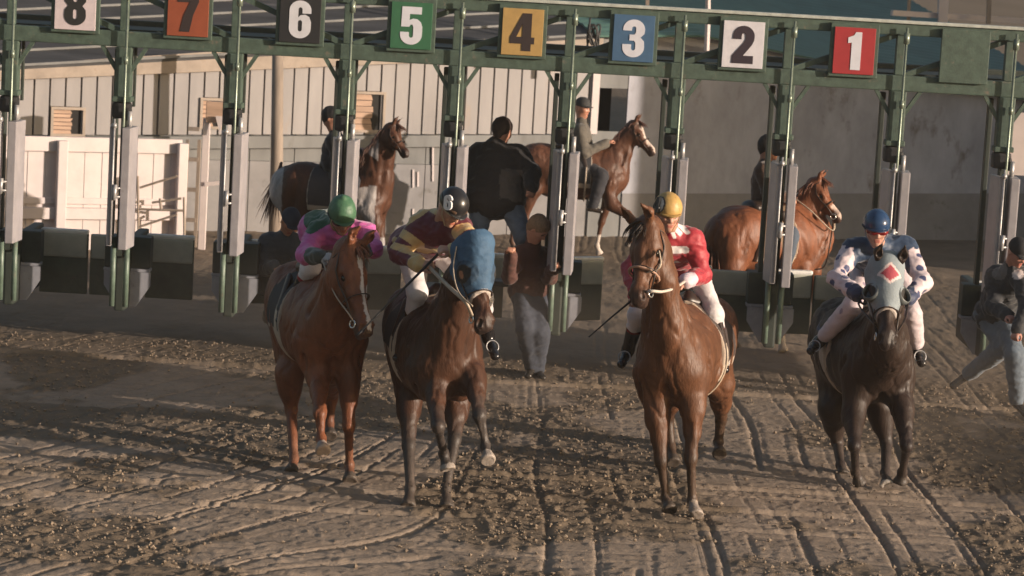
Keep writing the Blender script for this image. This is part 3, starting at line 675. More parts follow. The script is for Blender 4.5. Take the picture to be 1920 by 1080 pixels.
def horse(name, label, group, chest, rump, neck, head, fl, fr, hl, hr, coat, marks=None, scale=1.0, h=.012, head_up=None,
          throat=None, girth=1.0, tail=None, mane=(.03, .018, .012), dark_legs=None, ears=(0, 0), hd=None, wscale=1.0, loc=None, mane_len=.16, mouth=0.0, mane_side=1, gname=None, hs=1.12, nk=1.08, forelock=True, has_ears=True):
    """chest, rump: (X, Y) ground points under breast and croup; neck: [base, mid, poll]; head: (poll, muzzle);
    fl, fr: front legs [elbow, knee, fetlock, toe]; hl, hr: hind legs [stifle, hock, fetlock, toe] (world points)"""
    chest, rump = np.array(chest, float), np.array(rump, float); ax = nrm([*(rump-chest), 0]); lat = np.array([ax[1], -ax[0], 0])
    bl = np.linalg.norm(rump-chest)
    if loc is None: loc = (*((chest+rump)/2), 0)
    root = empty(name, loc, label=label, cat='horse', group=group)
    S = scale; dz = -.08 if hd is None else hd
    C = lambda t, l, z: np.array([chest[0], chest[1], 0])+ax*(t*bl)+lat*l*S+np.array([0, 0, z*S+dz])
    g = girth
    s = SDF(h)
    T = lambda a, b, ra, rb, q=.86, k=.10: s.cap(a, b, ra*S, rb*S, k=k*S, n=lat, q=q*wscale)
    # trunk
    T(C(.16, 0, 1.20), C(.38, 0, 1.20), .31*g, .335*g)
    T(C(.38, 0, 1.19), C(.66, 0, 1.19), .335*g, .34*g, .90)
    T(C(.66, 0, 1.19), C(.86, 0, 1.25), .33*g, .30, .92)
    T(C(.84, 0, 1.27), C(1.0, 0, 1.26), .295, .26, .96)
    s.cap(C(.30, 0, 1.50), C(.52, 0, 1.50), .075*S, .07*S, k=.12*S)              # withers
    for l in (-1, 1):
        s.cap(C(.045, l*.115, 1.16), C(.08, l*.115, 1.00), .125*S, .105*S, k=.045*S)      # breast
        s.cap(C(.09, l*.17, 1.14), C(.34, l*.12, 1.44), .10*S, .08*S, k=.08*S)        # shoulder blade
        s.cap(C(.90, l*.12, 1.38), C(1.04, l*.12, 1.16), .16*S, .15*S, k=.09*S)       # quarters
    s.cap(C(-.03, 0, 1.14), C(.0, 0, .98), .030*S, .030*S, k=.05, op='-')
    # neck
    nb, nm, npoll = [np.array(p, float) for p in neck]
    w0 = C(.34, 0, 1.44); th0 = C(.05, 0, 1.24)
    nd = nrm(npoll-nb); nback = nrm(np.cross(np.cross(nd, ax), nd)) if abs(nd@ax) < .98 else np.array([0, 0, 1.0])
    if throat is not None: nback = -nrm(throat)
    nl = nrm(np.cross(nd, nback))
    s.cap(C(.14, 0, 1.27), nb, .25*S*nk, .205*S*nk, k=.12*S, n=nl, q=.78)
    s.cap(nb, nm, .200*S*nk, .155*S*nk, k=.08*S, n=nl, q=.66)
    s.cap(nm, npoll-nback*.035*S, .155*S*nk, .108*S*nk, k=.06*S, n=nl, q=.68)
    s.cap(w0, nm+nback*.07*S, .085*S, .07*S, k=.08*S); s.cap(nm+nback*.07*S, npoll, .07*S, .065*S, k=.06*S)
    s.cap(th0, nm-nback*.09*S, .12*S, .065*S, k=.09*S)
    # head
    SH = S*hs
    poll, muz = [np.array(p, float) for p in head]; L = np.linalg.norm(muz-poll)
    hu = head_up if head_up is not None else nback
    HF = Frame(poll, muz-poll, hu); q_ = L
    s.cap(HF(0, .02*q_, -.02), HF(0, .26*q_, -.055), .098*SH, .105*SH, k=.04*SH, n=HF.r, q=.86)
    for l in (-1, 1):
        s.cap(HF(l*.042*SH, .20*q_, -.115*SH), HF(l*.038*SH, .42*q_, -.10*SH), .088*SH, .062*SH, k=.04*SH, n=HF.r, q=.55)   # jaw / cheek
        s.cap(HF(l*.066*SH, .27*q_, -.012*SH), HF(l*.060*SH, .37*q_, -.015*SH), .030*SH, .026*SH, k=.025*SH)                  # brow
        s.cap(HF(l*.056*SH, .45*q_, -.045*SH), HF(l*.043*SH, .62*q_, -.045*SH), .022*SH, .014*SH, k=.03*SH)                   # facial crest
    s.cap(HF(0, .30*q_, -.050*SH), HF(0, .80*q_, -.045*SH), .082*SH, .052*SH, k=.04*SH, n=HF.r, q=.78)
    s.cap(HF(0, .40*q_, -.085*SH), HF(0, .88*q_, -.078*SH), .060*SH, .040*SH, k=.03*SH, n=HF.r, q=.72)
    s.cap(HF(0, .86*q_, -.045*SH), HF(0, .95*q_, -.058*SH), .056*SH, .050*SH, k=.03*SH)
    s.cap(HF(0, .90*q_, -.092*SH-mouth), HF(0, .96*q_, -.100*SH-mouth), .034*SH, .028*SH, k=.02*SH)
    for l in (-1, 1):
        s.cap(HF(l*.038*SH, .90*q_, -.025*SH), HF(l*.036*SH, .96*q_, -.040*SH), .026*SH, .024*SH, k=.015*SH)
        s.cap(HF(l*.050*SH, .935*q_, -.014*SH), HF(l*.045*SH, .97*q_, -.038*SH), .014*SH, .010*SH, k=.008, op='-')
        s.cap(HF(l*.080*SH, .325*q_, -.040*SH), HF(l*.080*SH, .34*q_, -.040*SH), .020*SH, k=.012, op='-')
        if not has_ears: continue
        e0 = HF(l*.055*SH, -.01*q_, .055*SH); e1 = HF(l*(.075+ears[0])*SH, -.07*q_+ears[1], .12*SH); e2 = HF(l*(.068+ears[0]*1.4)*SH, -.09*q_+2*ears[1], .20*SH)
        s.cap(e0, e1, .026*SH, .032*SH, k=.02); s.cap(e1, e2, .030*SH, .007*SH, k=.015)
        s.cap(e1+HF.f*.024-HF.r*l*.0, e2+HF.f*.018-(e2-e1)*.2, .018*SH, .006*SH, k=.006, op='-')
    if mouth: s.cap(HF(-.04, .93*q_, -.082*SH), HF(.04, .93*q_, -.082*SH), .010, k=.01, op='-')
    # legs
    def front(J, l):
        e, kn, f, t = [np.array(p, float) for p in J]; sh = C(.12, l*.155, 1.10)
        s.cap(sh, e, .120*S, .084*S, k=.08*S); s.cap(e+np.array([0, 0, .05]), kn, .080*S, .043*S, k=.05*S)
        mid = e*.55+kn*.45; s.cap(e, mid+ax*.01, .078*S, .056*S, k=.04*S)
        s.cap(kn+nrm(e-kn)*.03, kn-nrm(kn-f)*-.02, .049*S, .045*S, k=.03*S); s.cap(kn, f, .037*S, .030*S, k=.02*S)
        foot(kn, f, t)
    def foot(kn, f, t):
        d = nrm(t-f); s.cap(f, f+d*.01, .041*S, .039*S, k=.02*S)
        Lp = np.linalg.norm(t-f); a = f+d*Lp*.45; s.cap(f, a, .033*S, .034*S, k=.02*S); s.cap(a, t-d*.012*S, .036*S, .060*S, k=.010*S); cuts.append((t+d*.150*S, .150*S))
    def hind(J, l):
        st, hk, f, t = [np.array(p, float) for p in J]; hp = C(.93, l*.13, 1.20)
        s.cap(hp, st, .185*S, .125*S, k=.10*S, n=lat, q=.75); s.cap(C(1.02, l*.11, 1.14), (st+hk)/2+ax*.03, .13*S, .075*S, k=.08*S)
        s.cap(st, hk, .108*S, .046*S, k=.06*S)
        hb = hk+ax*.035*S+np.array([0, 0, .03]); s.cap(hk, hb, .045*S, .032*S, k=.03*S); s.cap(hb, (st+hk)/2+ax*.05*S, .020*S, .03*S, k=.03*S)
        s.cap(hk, f, .045*S, .034*S, k=.02*S); foot(hk, f, t)
    cuts = []
    front(fl, -1); front(fr, 1); hind(hl, -1); hind(hr, 1)
    for c_, r_ in cuts: s.cap(c_, c_, r_, k=.006, op='-')
    # grooves that part the muscles
    G_ = lambda a, b, r=.024, k=.05: s.cap(a, b, r*S, r*S, k=k*S, op='-')
    for l in (-1, 1):
        G_(C(.42, l*.325, 1.34), C(.30, l*.315, 1.02)); G_(C(.10, l*.275, 1.22), C(.20, l*.315, .98), .014); G_(C(.02, l*.19, 1.22), C(.04, l*.20, .92), .014, .04)
        G_(nb+nl*l*.150*S*nk-nback*.08*S, nm+nl*l*.108*S*nk-nback*.07*S, .014, .045)
        G_(C(.82, l*.335, 1.22), C(.90, l*.30, .98), .02, .06); G_(C(1.0, l*.31, 1.36), C(1.03, l*.30, 1.05), .014, .05)
        for i_ in range(5): G_(C(.50+.065*i_, l*.350, 1.22), C(.52+.065*i_, l*.335, 1.02), .006, .03)
    coat = np.array(coat, float); info = dict(HF=HF, L=q_, S=SH, SB=S, C=C, ax=ax, lat=lat, legs=(fl, fr, hl, hr), root=root, neck=(nb, nm, npoll), nback=nback, nl=nl, chest=chest, rump=rump, label=label)
    def colfn(V):
        c = np.repeat(coat[None, :], len(V), 0)
        pn = fbm(V*3.0+2, 3)[:, None]; c = c*(.80+.45*pn)
        dk = np.array([.018, .012, .010]) if dark_legs is None else np.array(dark_legs)
        if dark_legs is not None:
            for J in (fl, fr, hl, hr):
                d, t = segdist(V, J[1], J[2]); d2, _ = segdist(V, J[2], J[3]); d3, _ = segdist(V, np.array(J[1])+(np.array(J[0])-np.array(J[1]))*.35, J[1])
                w = np.clip((np.maximum(np.maximum(sstep(.10, .05, d), sstep(.11, .06, d2)), sstep(.10, .05, d3)*.6)), 0, 1)[:, None]; c = c*(1-w)+dk*w
        # soft dark muzzle, eye rims, hooves
        mz = sstep(.13*SH, .04*SH, np.linalg.norm(V-HF(0, .98*q_, -.07*SH), axis=1))[:, None]*.8; c = c*(1-mz)+np.array([.03, .022, .02])*mz
        for J in (fl, fr, hl, hr):
            f, t = np.array(J[2]), np.array(J[3]); d = nrm(t-f); a = (V-t)@d; near = (np.linalg.norm(V-t, axis=1) < .12*S)
            w = (near & (a > -.062*S))[:, None]; c = np.where(w, np.array([.055, .045, .038]), c)
        if marks: c = marks(V, c, info)
        # dust clinging to legs
        ds = (sstep(.45, .05, V[:, 2])*.35*fbm(V*7, 2))[:, None]; c = c*(1-ds)+np.array([.20, .15, .115])*ds
        return np.clip(c, 0, 1)
    def disp(V, N):
        r_ = 1-np.abs(2*fbm(V*[7, 7, 3.2]+9, 3)-1); return V+N*(((fbm(V*[13, 13, 6], 3)-.5)*.010-(np.clip(r_-.84, 0, 1))*.062)*sstep(.25, .7, V[:, 2]))[:, None]
    root_mid = C(.5, 0, 1.15)
    def nrmv(V, m): d = V-m; return d/np.maximum(np.linalg.norm(d, axis=1), .2)[:, None]
    s.build('body', M['hide'], root, colfn, relax=2, disp=disp)
    for l in (-1, 1):
        e = MB(); cc = HF(l*.066*SH, .332*q_, -.038*SH)
        for i in range(1): pass
        sp_ = SDF(.005); sp_.ball(cc, .021*SH); sp_.build('eye', M['eye'], root)
    hm = M['hair'] if mane == (.03, .018, .012) else mat('mane_'+name, mane, .55, .35, 20)
    crest = [C(.30, 0, 1.60), nb*.4+C(.22, 0, 1.62)*.3+(nm+nback*.2*S)*.3, nm+nback*.185*S, npoll+nback*.085*S, HF(0, .0, .095*SH)]
    sd = nl*mane_side
    strands('mane', hm, crest, [nback*.25+sd*.7-ax*.1, nback*.3+sd*.7, nback*.3+sd*.7, nback*.4+sd*.5, nback*.3+sd*.4], mane_len, root, n=110, w=.011, droop=1.2, seed=len(label))
    if forelock: strands('forelock', hm, [HF(-.03, -.01, .08*S), HF(.03, .0, .08*S)], [HF.f+HF.u*.3-HF.r*.2, HF.f+HF.u*.3+HF.r*.2], .17, root, n=22, w=.009, droop=.3, seed=3)
    if tail is not None:
        tail = [np.array(p, float) for p in tail]; s2 = strands('tail', hm, [tail[0], tail[0]+(tail[1]-tail[0])*.25], [tail[1]-tail[0]]*2, np.linalg.norm(tail[1]-tail[0])*1.0, root, n=70, w=.016, droop=.25, jit=.02, seed=9)
    return root, info

def bridle(info, m=None, noseband=None, bit=True):
    HF, L, S, root = info['HF'], info['L'], info['S'], info['root']; m = m or M['leather']
    mb = MB(); o = .008
    def ring(f, w, up, dn, r=.009):
        pts = []
        for i in range(17):
            a = 2*math.pi*i/16; x = math.cos(a)*w; z = (up+dn)/2+math.sin(a)*(up-dn)/2; pts.append(HF(x, f, z))
        mb.tube(pts, r, 6, cap=False, flat=.5)
    ring(.57*L, .068*S+o, .028*S+o, -.150*S-o); ring(.05*L, .090*S, .085*S, -.135*S)
    for l in (-1, 1):
        mb.tube([HF(l*.088*S, .05*L, 0), HF(l*.100*S, .22*L, -.06*S), HF(l*.094*S, .38*L, -.07*S), HF(l*.078*S, .57*L, -.06*S), HF(l*.060*S, .84*L, -.075*S)], .0105, 6, flat=.6)
    b = mb.build('bridle', m, root, smooth=True)
    if noseband is not None:
        mb = MB()
        pts = [HF(math.cos(a)*(.073*S+o), .60*L, -.060*S+math.sin(a)*(.098*S+o)) for a in np.linspace(0, 2*math.pi, 17)]; mb.tube(pts, .011, 8, cap=False, flat=.6); mb.build('noseband', noseband, root, smooth=True)
    if bit:
        for l in (-1, 1):
            mb = MB(); c = HF(l*.060*S, .85*L, -.078*S); mb.tube([c+HF.f*.028*math.cos(a)+HF.u*.028*math.sin(a) for a in np.linspace(0, 2*math.pi, 13)], .006, 6, cap=False); mb.build('bit_ring', M['bit'], root, smooth=True)
    return b
def strap(name, pts, r, m, parent, flat=.5, n=6, sub=6):
    "smooth strap through the given points"
    pts = [np.array(p, float) for p in pts]; o = []
    for i in range(len(pts)-1):
        p0, p1, p2, p3 = pts[max(i-1, 0)], pts[i], pts[i+1], pts[min(i+2, len(pts)-1)]
        for k in range(sub):
            t = k/sub; o.append(.5*((2*p1)+(-p0+p2)*t+(2*p0-5*p1+4*p2-p3)*t*t+(-p0+3*p1-3*p2+p3)*t**3))
    o.append(pts[-1]); mb = MB(); mb.tube(o, r, n, flat=flat); return mb.build(name, m, parent, smooth=True)
def hood(info, colr, cups=None, diamond=None, eye_dark=False, f1=.60):
    HF, L, S, root = info['HF'], info['L'], info['S'], info['root']; s = SDF(.009); o = .013
    s.cap(HF(0, .02*L, -.02), HF(0, .26*L, -.055), .098*S+o, .105*S+o, k=.04*S, n=HF.r, q=.88)
    for l in (-1, 1):
        s.cap(HF(l*.042*S, .18*L, -.110*S), HF(l*.040*S, .40*L, -.10*S), .088*S+o, .066*S+o, k=.04*S, n=HF.r, q=.58)
        s.cap(HF(l*.066*S, .27*L, -.012*S), HF(l*.060*S, .37*L, -.015*S), .030*S+o, .026*S+o, k=.025*S)
    s.cap(HF(0, .30*L, -.050*S), HF(0, .80*L, -.045*S), .082*S+o, .052*S+o, k=.04*S, n=HF.r, q=.80)
    s.cap(HF(0, -.03*L, -.02*S), HF(0, .0*L, -.05*S), .10*S+o, .11*S+o, k=.04); s.cap(HF(0, -.04*L, .02*S), HF(0, .12*L, .015*S), .085*S+o, .07*S+o, k=.04)
    s.plane(HF(0, f1*L, 0), nrm(HF.f+HF.u*.35)); s.plane(HF(0, -.14*L, 0), -HF.f)
    colr = np.array(colr, float)
    def cf(V):
        c = np.repeat(colr[None], len(V), 0)*(.85+.3*fbm(V*14, 2))[:, None]
        f = (V-HF.o)@HF.f/L; r = (V-HF.o)@HF.r/S; u = (V-HF.o)@HF.u/S
        edge = np.abs((f-f1)+u*.35/L*0+(u*.35*S/L)) < .028; c = np.where(edge[:, None], np.array([.42, .36, .32]), c)
        for l in (-1, 1):
            d = np.sqrt(((f-.33)*L/.064)**2+((u+.03)/.062)**2); sel = (np.sign(r) == l) & (d < 1) & (np.abs(r) > .045); c = np.where(sel[:, None], np.array([.015, .013, .012]), c)
            if eye_dark:
                d2 = np.sqrt(((f-.33)*L/.03)**2+((u+.04)/.02)**2); c = np.where(((np.sign(r) == l) & (d2 < 1) & (np.abs(r) > .045))[:, None], np.array([.25, .12, .07]), c)
                sel = (np.sign(r) == l) & (d < 1.45) & (d > 1.) & (np.abs(r) > .045); c = np.where(sel[:, None], colr*.55, c)
        if diamond is not None:
            a = np.abs(r)/.056+np.abs(f-.17)*L/.062; c = np.where(((a < 1.35) & (u > 0))[:, None], np.array([.62, .50, .48]), c); c = np.where(((a < 1.0) & (u > 0))[:, None], np.array(diamond), c)
        return c
    m = mat('hood_cloth', (1, 1, 1), .75, .1, 30, bump=.3, bscale=60, attr=True)
    def hdisp(V, N): r_ = 1-np.abs(2*fbm(V*[9, 9, 12]+5, 3)-1); return V+N*((r_-.7)*.018)[:, None]
    hd_ = s.build('hood', m, root, cf, relax=1, disp=hdisp if eye_dark else None)
    if cups:
        for l in (-1, 1):
            c = HF(l*.090*S, .34*L, -.010*S); ax_ = nrm(HF.r*l*.8+HF.u*1.0); u1 = nrm(np.cross(ax_, HF.u)); u2 = np.cross(ax_, u1); mb = MB()
            rings = []
            prof = [(.066, -.03), (.072, .005), (.064, .036), (.058, .034), (.064, .004), (.058, -.028)]; n = 16
            for rr_, aa in prof: rings.append([c+ax_*aa+(u1*math.cos(q)+u2*math.sin(q))*rr_*(1 if 1 else 1) for q in np.linspace(0, 2*math.pi, n, endpoint=False)])
            k = len(rings); mb.add([v for rg in rings for v in rg], [(i*n+j, ((i+1) % k)*n+j, ((i+1) % k)*n+(j+1) % n, i*n+(j+1) % n) for i in range(k) for j in range(n)])
            cc_ = c+ax_*.004; mb.add([cc_]+[cc_+(u1*math.cos(q)+u2*math.sin(q))*.062 for q in np.linspace(0, 2*math.pi, n, endpoint=False)], [(0, 1+i, 1+(i+1) % n) for i in range(n)], 1)
            mb.build('eye_cup', [mat('cup', cups, .35, .1, 20), M['eye']], hd_, smooth=True)
    return hd_
def saddle(info, pad_col, pad=(.40, .78), girth_m=None):
    C, S, root = info['C'], info['SB'], info['root']; lat, ax = info['lat'], info['ax']
    s = SDF(.012)   # pad: shell around the barrel
    for a, b_ in ((pad[0], pad[1]),):
        s.cap(C(a, 0, 1.20), C(b_, 0, 1.205), .352*S, .352*S, k=.05, n=lat, q=.93)
    s.cap(C(a, 0, 1.51), C(a+.12, 0, 1.50), .09*S, .085*S, k=.12)
    s.plane(C(0, 0, 1.02), (0, 0, -1)); s.plane(C(a, 0, 0), -ax); s.plane(C(b_, 0, 0), ax)
    pc = np.array(pad_col)
    def cf(V):
        c = np.repeat(pc[None], len(V), 0)*(.85+.3*fbm(V*12, 2))[:, None]; z = (V[:, 2])/S; edge = (z < 1.035) | ((V-C(a, 0, 0))@ax < .012) | ((V-C(b_, 0, 0))@ax > -.012)
        return np.where(edge[:, None], np.array([.40, .32, .25]), c)
    p = s.build('saddle_cloth', mat('saddle_cloth', (1, 1, 1), .8, .1, 20, bump=.3, bscale=50, attr=True), root, cf)
    s = SDF(.011); s.cap(C(pad[0]+.10, 0, 1.585), C(pad[1]-.10, 0, 1.565), .055*S, .075*S, k=.06, n=lat, q=1.9)
    s.cap(C(pad[0]+.07, 0, 1.60), C(pad[0]+.09, 0, 1.64), .05, .035, k=.05)
    for l in (-1, 1): s.cap(C(pad[0]+.12, l*.22, 1.50), C(pad[0]+.06, l*.31, 1.28), .05, .035, k=.05, n=lat, q=.5)
    s.build('saddle', M['leather'], root)
    mb = MB(); t = pad[0]+.06; pts = [C(t, .325*math.cos(a), 1.19+.345*math.sin(a)) for a in np.linspace(R(20), R(-200), 24)]; mb.tube(pts, .035, 8, flat=.35)
    mb.build('girth', girth_m or M['rein_pale'], root, smooth=True)
    return p

# ============================================================ PEOPLE
def limb(J): return [np.array(p, float) for p in J]
def hand(s, wr, d, nrml, curl=.6, side=1, S=1.0, k=.006):
    "palm, four unequal bent fingers and a thumb leaving the side of the palm"
    F = Frame(wr, d, nrml)     # f: along hand, u: back of the hand, r: across
    s.cap(F(-.020, .02, 0), F(-.022, .075*S, .0), .019, .017, k=.015, n=F.u, q=.75); s.cap(F(.020, .02, 0), F(.022, .075*S, 0), .019, .016, k=.015, n=F.u, q=.75)
    s.cap(F(0, -.02, 0), F(0, .05, 0), .024, .024, k=.02, n=F.u, q=.75)
    for i, (x, L) in enumerate(((-.030, .064), (-.010, .074), (.010, .070), (.029, .055))):
        x *= side; b = F(x, .082*S, 0); a1 = curl*1.1+.12*i; d1 = F.f*math.cos(a1)-F.u*math.sin(a1); a2 = a1+curl*1.3; d2 = F.f*math.cos(a2)-F.u*math.sin(a2); a3 = a2+curl*.8; d3 = F.f*math.cos(a3)-F.u*math.sin(a3)
        p1 = b+d1*L*.45; p2 = p1+d2*L*.33; p3 = p2+d3*L*.25
        s.cap(b, p1, .0098, .0090, k=k); s.cap(p1, p2, .0090, .0082, k=k); s.cap(p2, p3, .0082, .0070, k=k)
    t0 = F(-.026*side, .025, -.006); t1 = F(-.052*side, .055, -.022); t2 = F(-.046*side, .085, -.040)
    s.cap(t0, t1, .0135, .011, k=k*1.5); s.cap(t1, t2, .011, .009, k=k)
def face_frame(head, face, up): return Frame(head, face, up)
def add_head(s, head, face, up, neck, S=1.0):
    F = Frame(head, face, up); a = SDF
    s.cap(F(0, -.015, .030), F(0, .010, .025), .090*S, .088*S, k=.03, n=F.r, q=.86)
    s.cap(F(0, .030, -.035), F(0, .045, -.075), .062*S, .040*S, k=.035, n=F.r, q=.95)       # jaw, chin
    s.cap(F(0, .068, -.098), F(0, .070, -.098), .020*S, k=.02)
    s.cap(F(0, .082, .012), F(0, .104, -.026), .010*S, .014*S, k=.014)                       # nose
    for l in (-1, 1):
        s.cap(F(l*.012, .092, -.028), F(l*.013, .090, -.028), .009, k=.008)
        s.cap(F(l*.014, .083, .022), F(l*.042, .074, .024), .011, .009, k=.014)              # brow
        s.cap(F(l*.036, .066, -.022), F(l*.046, .056, -.018), .018, .016, k=.02)             # cheek
        s.cap(F(l*.031, .088, .004), F(l*.031, .092, .004), .012, k=.012, op='-')
        s.cap(F(l*.080, .0, .012), F(l*.084, -.012, -.025), .012, .009, k=.008, n=F.r, q=.6)  # ear
    s.cap(F(-.018, .083, -.060), F(.018, .083, -.060), .0075, k=.008); s.cap(F(-.014, .081, -.072), F(.014, .081, -.072), .0080, k=.008)
    s.cap(F(-.02, .092, -.0665), F(.02, .092, -.0665), .0035, k=.003, op='-')
    s.cap(F(0, -.030, -.045), neck, .056*S, .058*S, k=.04)
    return F
def folds(amp=.006, f=11):
    def d(V, N):
        w = V+.05*np.stack([vnoise(V*6+i*7)-.5 for i in range(3)], -1)
        r1 = 1-np.abs(2*fbm(w*[f*.55, f*.55, f*.9]+3, 3, .55)-1); r2 = 1-np.abs(2*vnoise(w*[f*1.6, f*1.6, f*1.0]+31)-1)
        return V+N*(amp*(1.9*(r1-.78)*1.6+.55*(r2-.55)))[:, None]
    return d
def ppl(name_label, cat, head, face, up, neck, shL, elL, wrL, shR, elR, wrR, hipL, knL, anL, toL, hipR, knR, anR, toR,
        handL=None, handR=None, shirt=None, pants=None, boots=None, skin=(.42, .20, .13), h=.008, glove=None, group=None, boot_top=.8, bulk=1.0, pants_r=1.0, hair=None,
        waist=None, sleeve_end=.0, curl=.9, loc=None, torso_r=1.0):
    """a person: one continuous body (head, hands) with separate clothing meshes"""
    pts = {k: np.array(v, float) for k, v in dict(head=head, neck=neck, shL=shL, elL=elL, wrL=wrL, shR=shR, elR=elR, wrR=wrR, hipL=hipL, knL=knL, anL=anL, toL=toL, hipR=hipR, knR=knR, anR=anR, toR=toR).items()}
    globals()['_'] = None
    p = type('P', (), pts); chest = (p.shL+p.shR)/2; pel = (p.hipL+p.hipR)/2
    root = empty('person', loc if loc is not None else pel, label=name_label, cat=cat, group=group)
    lat = nrm(p.shR-p.shL); spine = nrm(chest-pel); fwd = np.cross(lat, spine)
    if fwd @ np.array(face) < 0: pass
    latp = nrm(p.hipR-p.hipL)
    def torso(s, g, k=.06, hp=0.0):
        mid = pel*.55+chest*.45; tr = torso_r
        s.cap(p.hipL, p.hipR, .098*tr+g+hp, .098*tr+g+hp, k=k); s.cap(pel, mid, (.118*tr+g+hp), (.112*tr+g), k=k, n=latp, q=1.22)
        up_ = chest-spine*.10; s.cap(mid, up_, .112*tr+g, .120*tr+g, k=k, n=lat, q=1.30)
        s.cap(p.shL+lat*.04, p.shR-lat*.04, .068*tr+g, .068*tr+g, k=k); s.cap(up_, p.neck, .09*tr+g, .052+g*.6, k=k)
    def arm(s, sh, el, wr, g, k=.03, end=1.0):
        w2 = el+(wr-el)*end
        s.cap(sh, el, .060+g, .045+g, k=k+.02); s.cap(el, w2, .047+g, (.029+g*.7) if end == 1 else .036+g, k=k)
    def leg(s, hip, kn, an, g, k=.05, end=1.0):
        a2 = kn+(an-kn)*end
        s.cap(hip, kn, .084+g, .058+g, k=k+.02); s.cap(kn, a2, .062+g, (.044+g) if end == 1 else .055+g, k=k)
        if end > .5: s.cap(kn+(an-kn)*.2, kn+(an-kn)*.45, .060+g, .055+g, k=.03)
    # body
    s = SDF(h*.85); torso(s, -.012); arm(s, p.shL, p.elL, p.wrL, -.010); arm(s, p.shR, p.elR, p.wrR, -.010); leg(s, p.hipL, p.knL, p.anL, -.012); leg(s, p.hipR, p.knR, p.anR, -.012)
    F = add_head(s, p.head, face, up, p.neck)
    for W_, E_, H_, sd in ((p.wrL, p.elL, handL, -1), (p.wrR, p.elR, handR, 1)):
        if H_ is None: H_ = (nrm(W_-E_), (0, .0, 1), curl)
        hand(s, W_, H_[0], H_[1], H_[2] if len(H_) > 2 else curl, sd)
    gl = None if glove is None else np.array(glove); sk = np.array(skin); ha = hair
    def cf(V):
        c = np.repeat(sk[None], len(V), 0)*(.85+.3*fbm(V*25, 2))[:, None]
        loc_ = V-F.o; r, f, u = loc_@F.r, loc_@F.f, loc_@F.u
        hd = (np.linalg.norm(loc_, axis=1) < .17)
        lip = hd & (np.abs(r) < .024) & (np.abs(u+.066) < .012) & (f > .075); c = np.where(lip[:, None], c*np.array([.85, .55, .55]), c)
        eye = hd & (np.abs(np.abs(r)-.031) < .013) & (np.abs(u-.004) < .006) & (f > .05); c = np.where(eye[:, None], np.array([.03, .02, .02]), c)
        br = hd & (np.abs(np.abs(r)-.031) < .017) & (np.abs(u-.026) < .005) & (f > .05); c = np.where(br[:, None], np.array([.06, .04, .03]), c)
        if ha is not None:
            hr_ = hd & ((u > .045+.3*f) | (f < -.02)) & (u > -.05) & (f < .07); c = np.where(hr_[:, None], np.array(ha)*(.6+.8*fbm(V*60, 2))[:, None], c)
        if gl is not None:
            for W_, E_ in ((p.wrL, p.elL), (p.wrR, p.elR)):
                w = ((V-W_)@nrm(W_-E_) > -.02) & (np.linalg.norm(V-W_, axis=1) < .2); c = np.where(w[:, None], gl, c)
        return np.clip(c, 0, 1)
    s.build('body', M['skin_attr'], root, cf, relax=1)
    # shirt
    s = SDF(h); g = .012*bulk; torso(s, g, hp=.014); arm(s, p.shL, p.elL, p.wrL, g*1.1, end=.97-sleeve_end); arm(s, p.shR, p.elR, p.wrR, g*1.1, end=.97-sleeve_end)
    s.ball(p.neck+(p.head-p.neck)*.1, .056, k=.03)
    if waist is not None: s.plane(pel+spine*waist, -spine)
    c_ = shirt['col'] if callable(shirt['col']) else (lambda V, c=np.array(shirt['col'], float): np.repeat(c[None], len(V), 0))
    info = dict(p=p, F=F, lat=lat, spine=spine, pel=pel, chest=chest, fwd=fwd)
    so = s.build(shirt.get('name', 'shirt'), shirt.get('mat') or M['cloth'], root, (lambda V: c_(V, info)) if callable(shirt['col']) else c_, relax=1, disp=folds(.0062*min(bulk, 1.8), 12))
    # trousers
    s = SDF(h); gp = .008*pants_r; pe = pants.get('end', 1.0)
    s.cap(p.hipL, p.hipR, .098*torso_r+gp, .098*torso_r+gp, k=.05); s.cap(pel, pel+spine*.09, .115*torso_r+gp, .112*torso_r+gp, k=.05, n=latp, q=1.2)
    leg(s, p.hipL, p.knL, p.anL, gp+(.012 if pants_r > 1.2 else 0), end=pe); leg(s, p.hipR, p.knR, p.anR, gp+(.012 if pants_r > 1.2 else 0), end=pe)
    pc = pants['col']
    s.build('trousers', pants.get('mat') or M['cloth'], root, (lambda V: pc(V, info)) if callable(pc) else (lambda V, c=np.array(pc, float): np.repeat(c[None], len(V), 0)*(.8+.4*fbm(V*9, 2))[:, None]), relax=1, disp=folds(.004*pants_r, 13))
    # boots
    for kn, an, to in ((p.knL, p.anL, p.toL), (p.knR, p.anR, p.toR)):
        s = SDF(h*.9); bt = boot_top; a = an+(kn-an)*bt
        s.cap(a, an, .060*min(1, bt+.25)+.004, .046, k=.02); d = nrm(to-an); dn = nrm(np.cross(np.cross(d, kn-an), d)); 
        heel = an-d*.035-nrm(kn-an)*.05; s.cap(an, heel, .044, .036, k=.03); s.cap(heel, to-nrm(kn-an)*.02, .036, .030, k=.03, n=np.cross(d, dn), q=1.15)
        bc = boots['col']; topc = boots.get('top')
        def bf(V, a=a, an=an, kn=kn):
            c = np.repeat(np.array(bc, float)[None], len(V), 0)
            if topc is not None: c = np.where((((V-a)@nrm(kn-an)) > -.055)[:, None], np.array(topc), c)
            return c
        s.build('boot', boots.get('mat') or M['boot'], root, bf, relax=1)
    info['root'] = root
    return root, info
M['skin_attr'] = mat('skin_tone', (1, 1, 1), .5, .08, 40, attr=True, bump=.1, bscale=80)
M['cloth'] = mat('cloth', (1, 1, 1), .85, .14, 14, attr=True, bump=.55, bscale=26, sheen=.2)
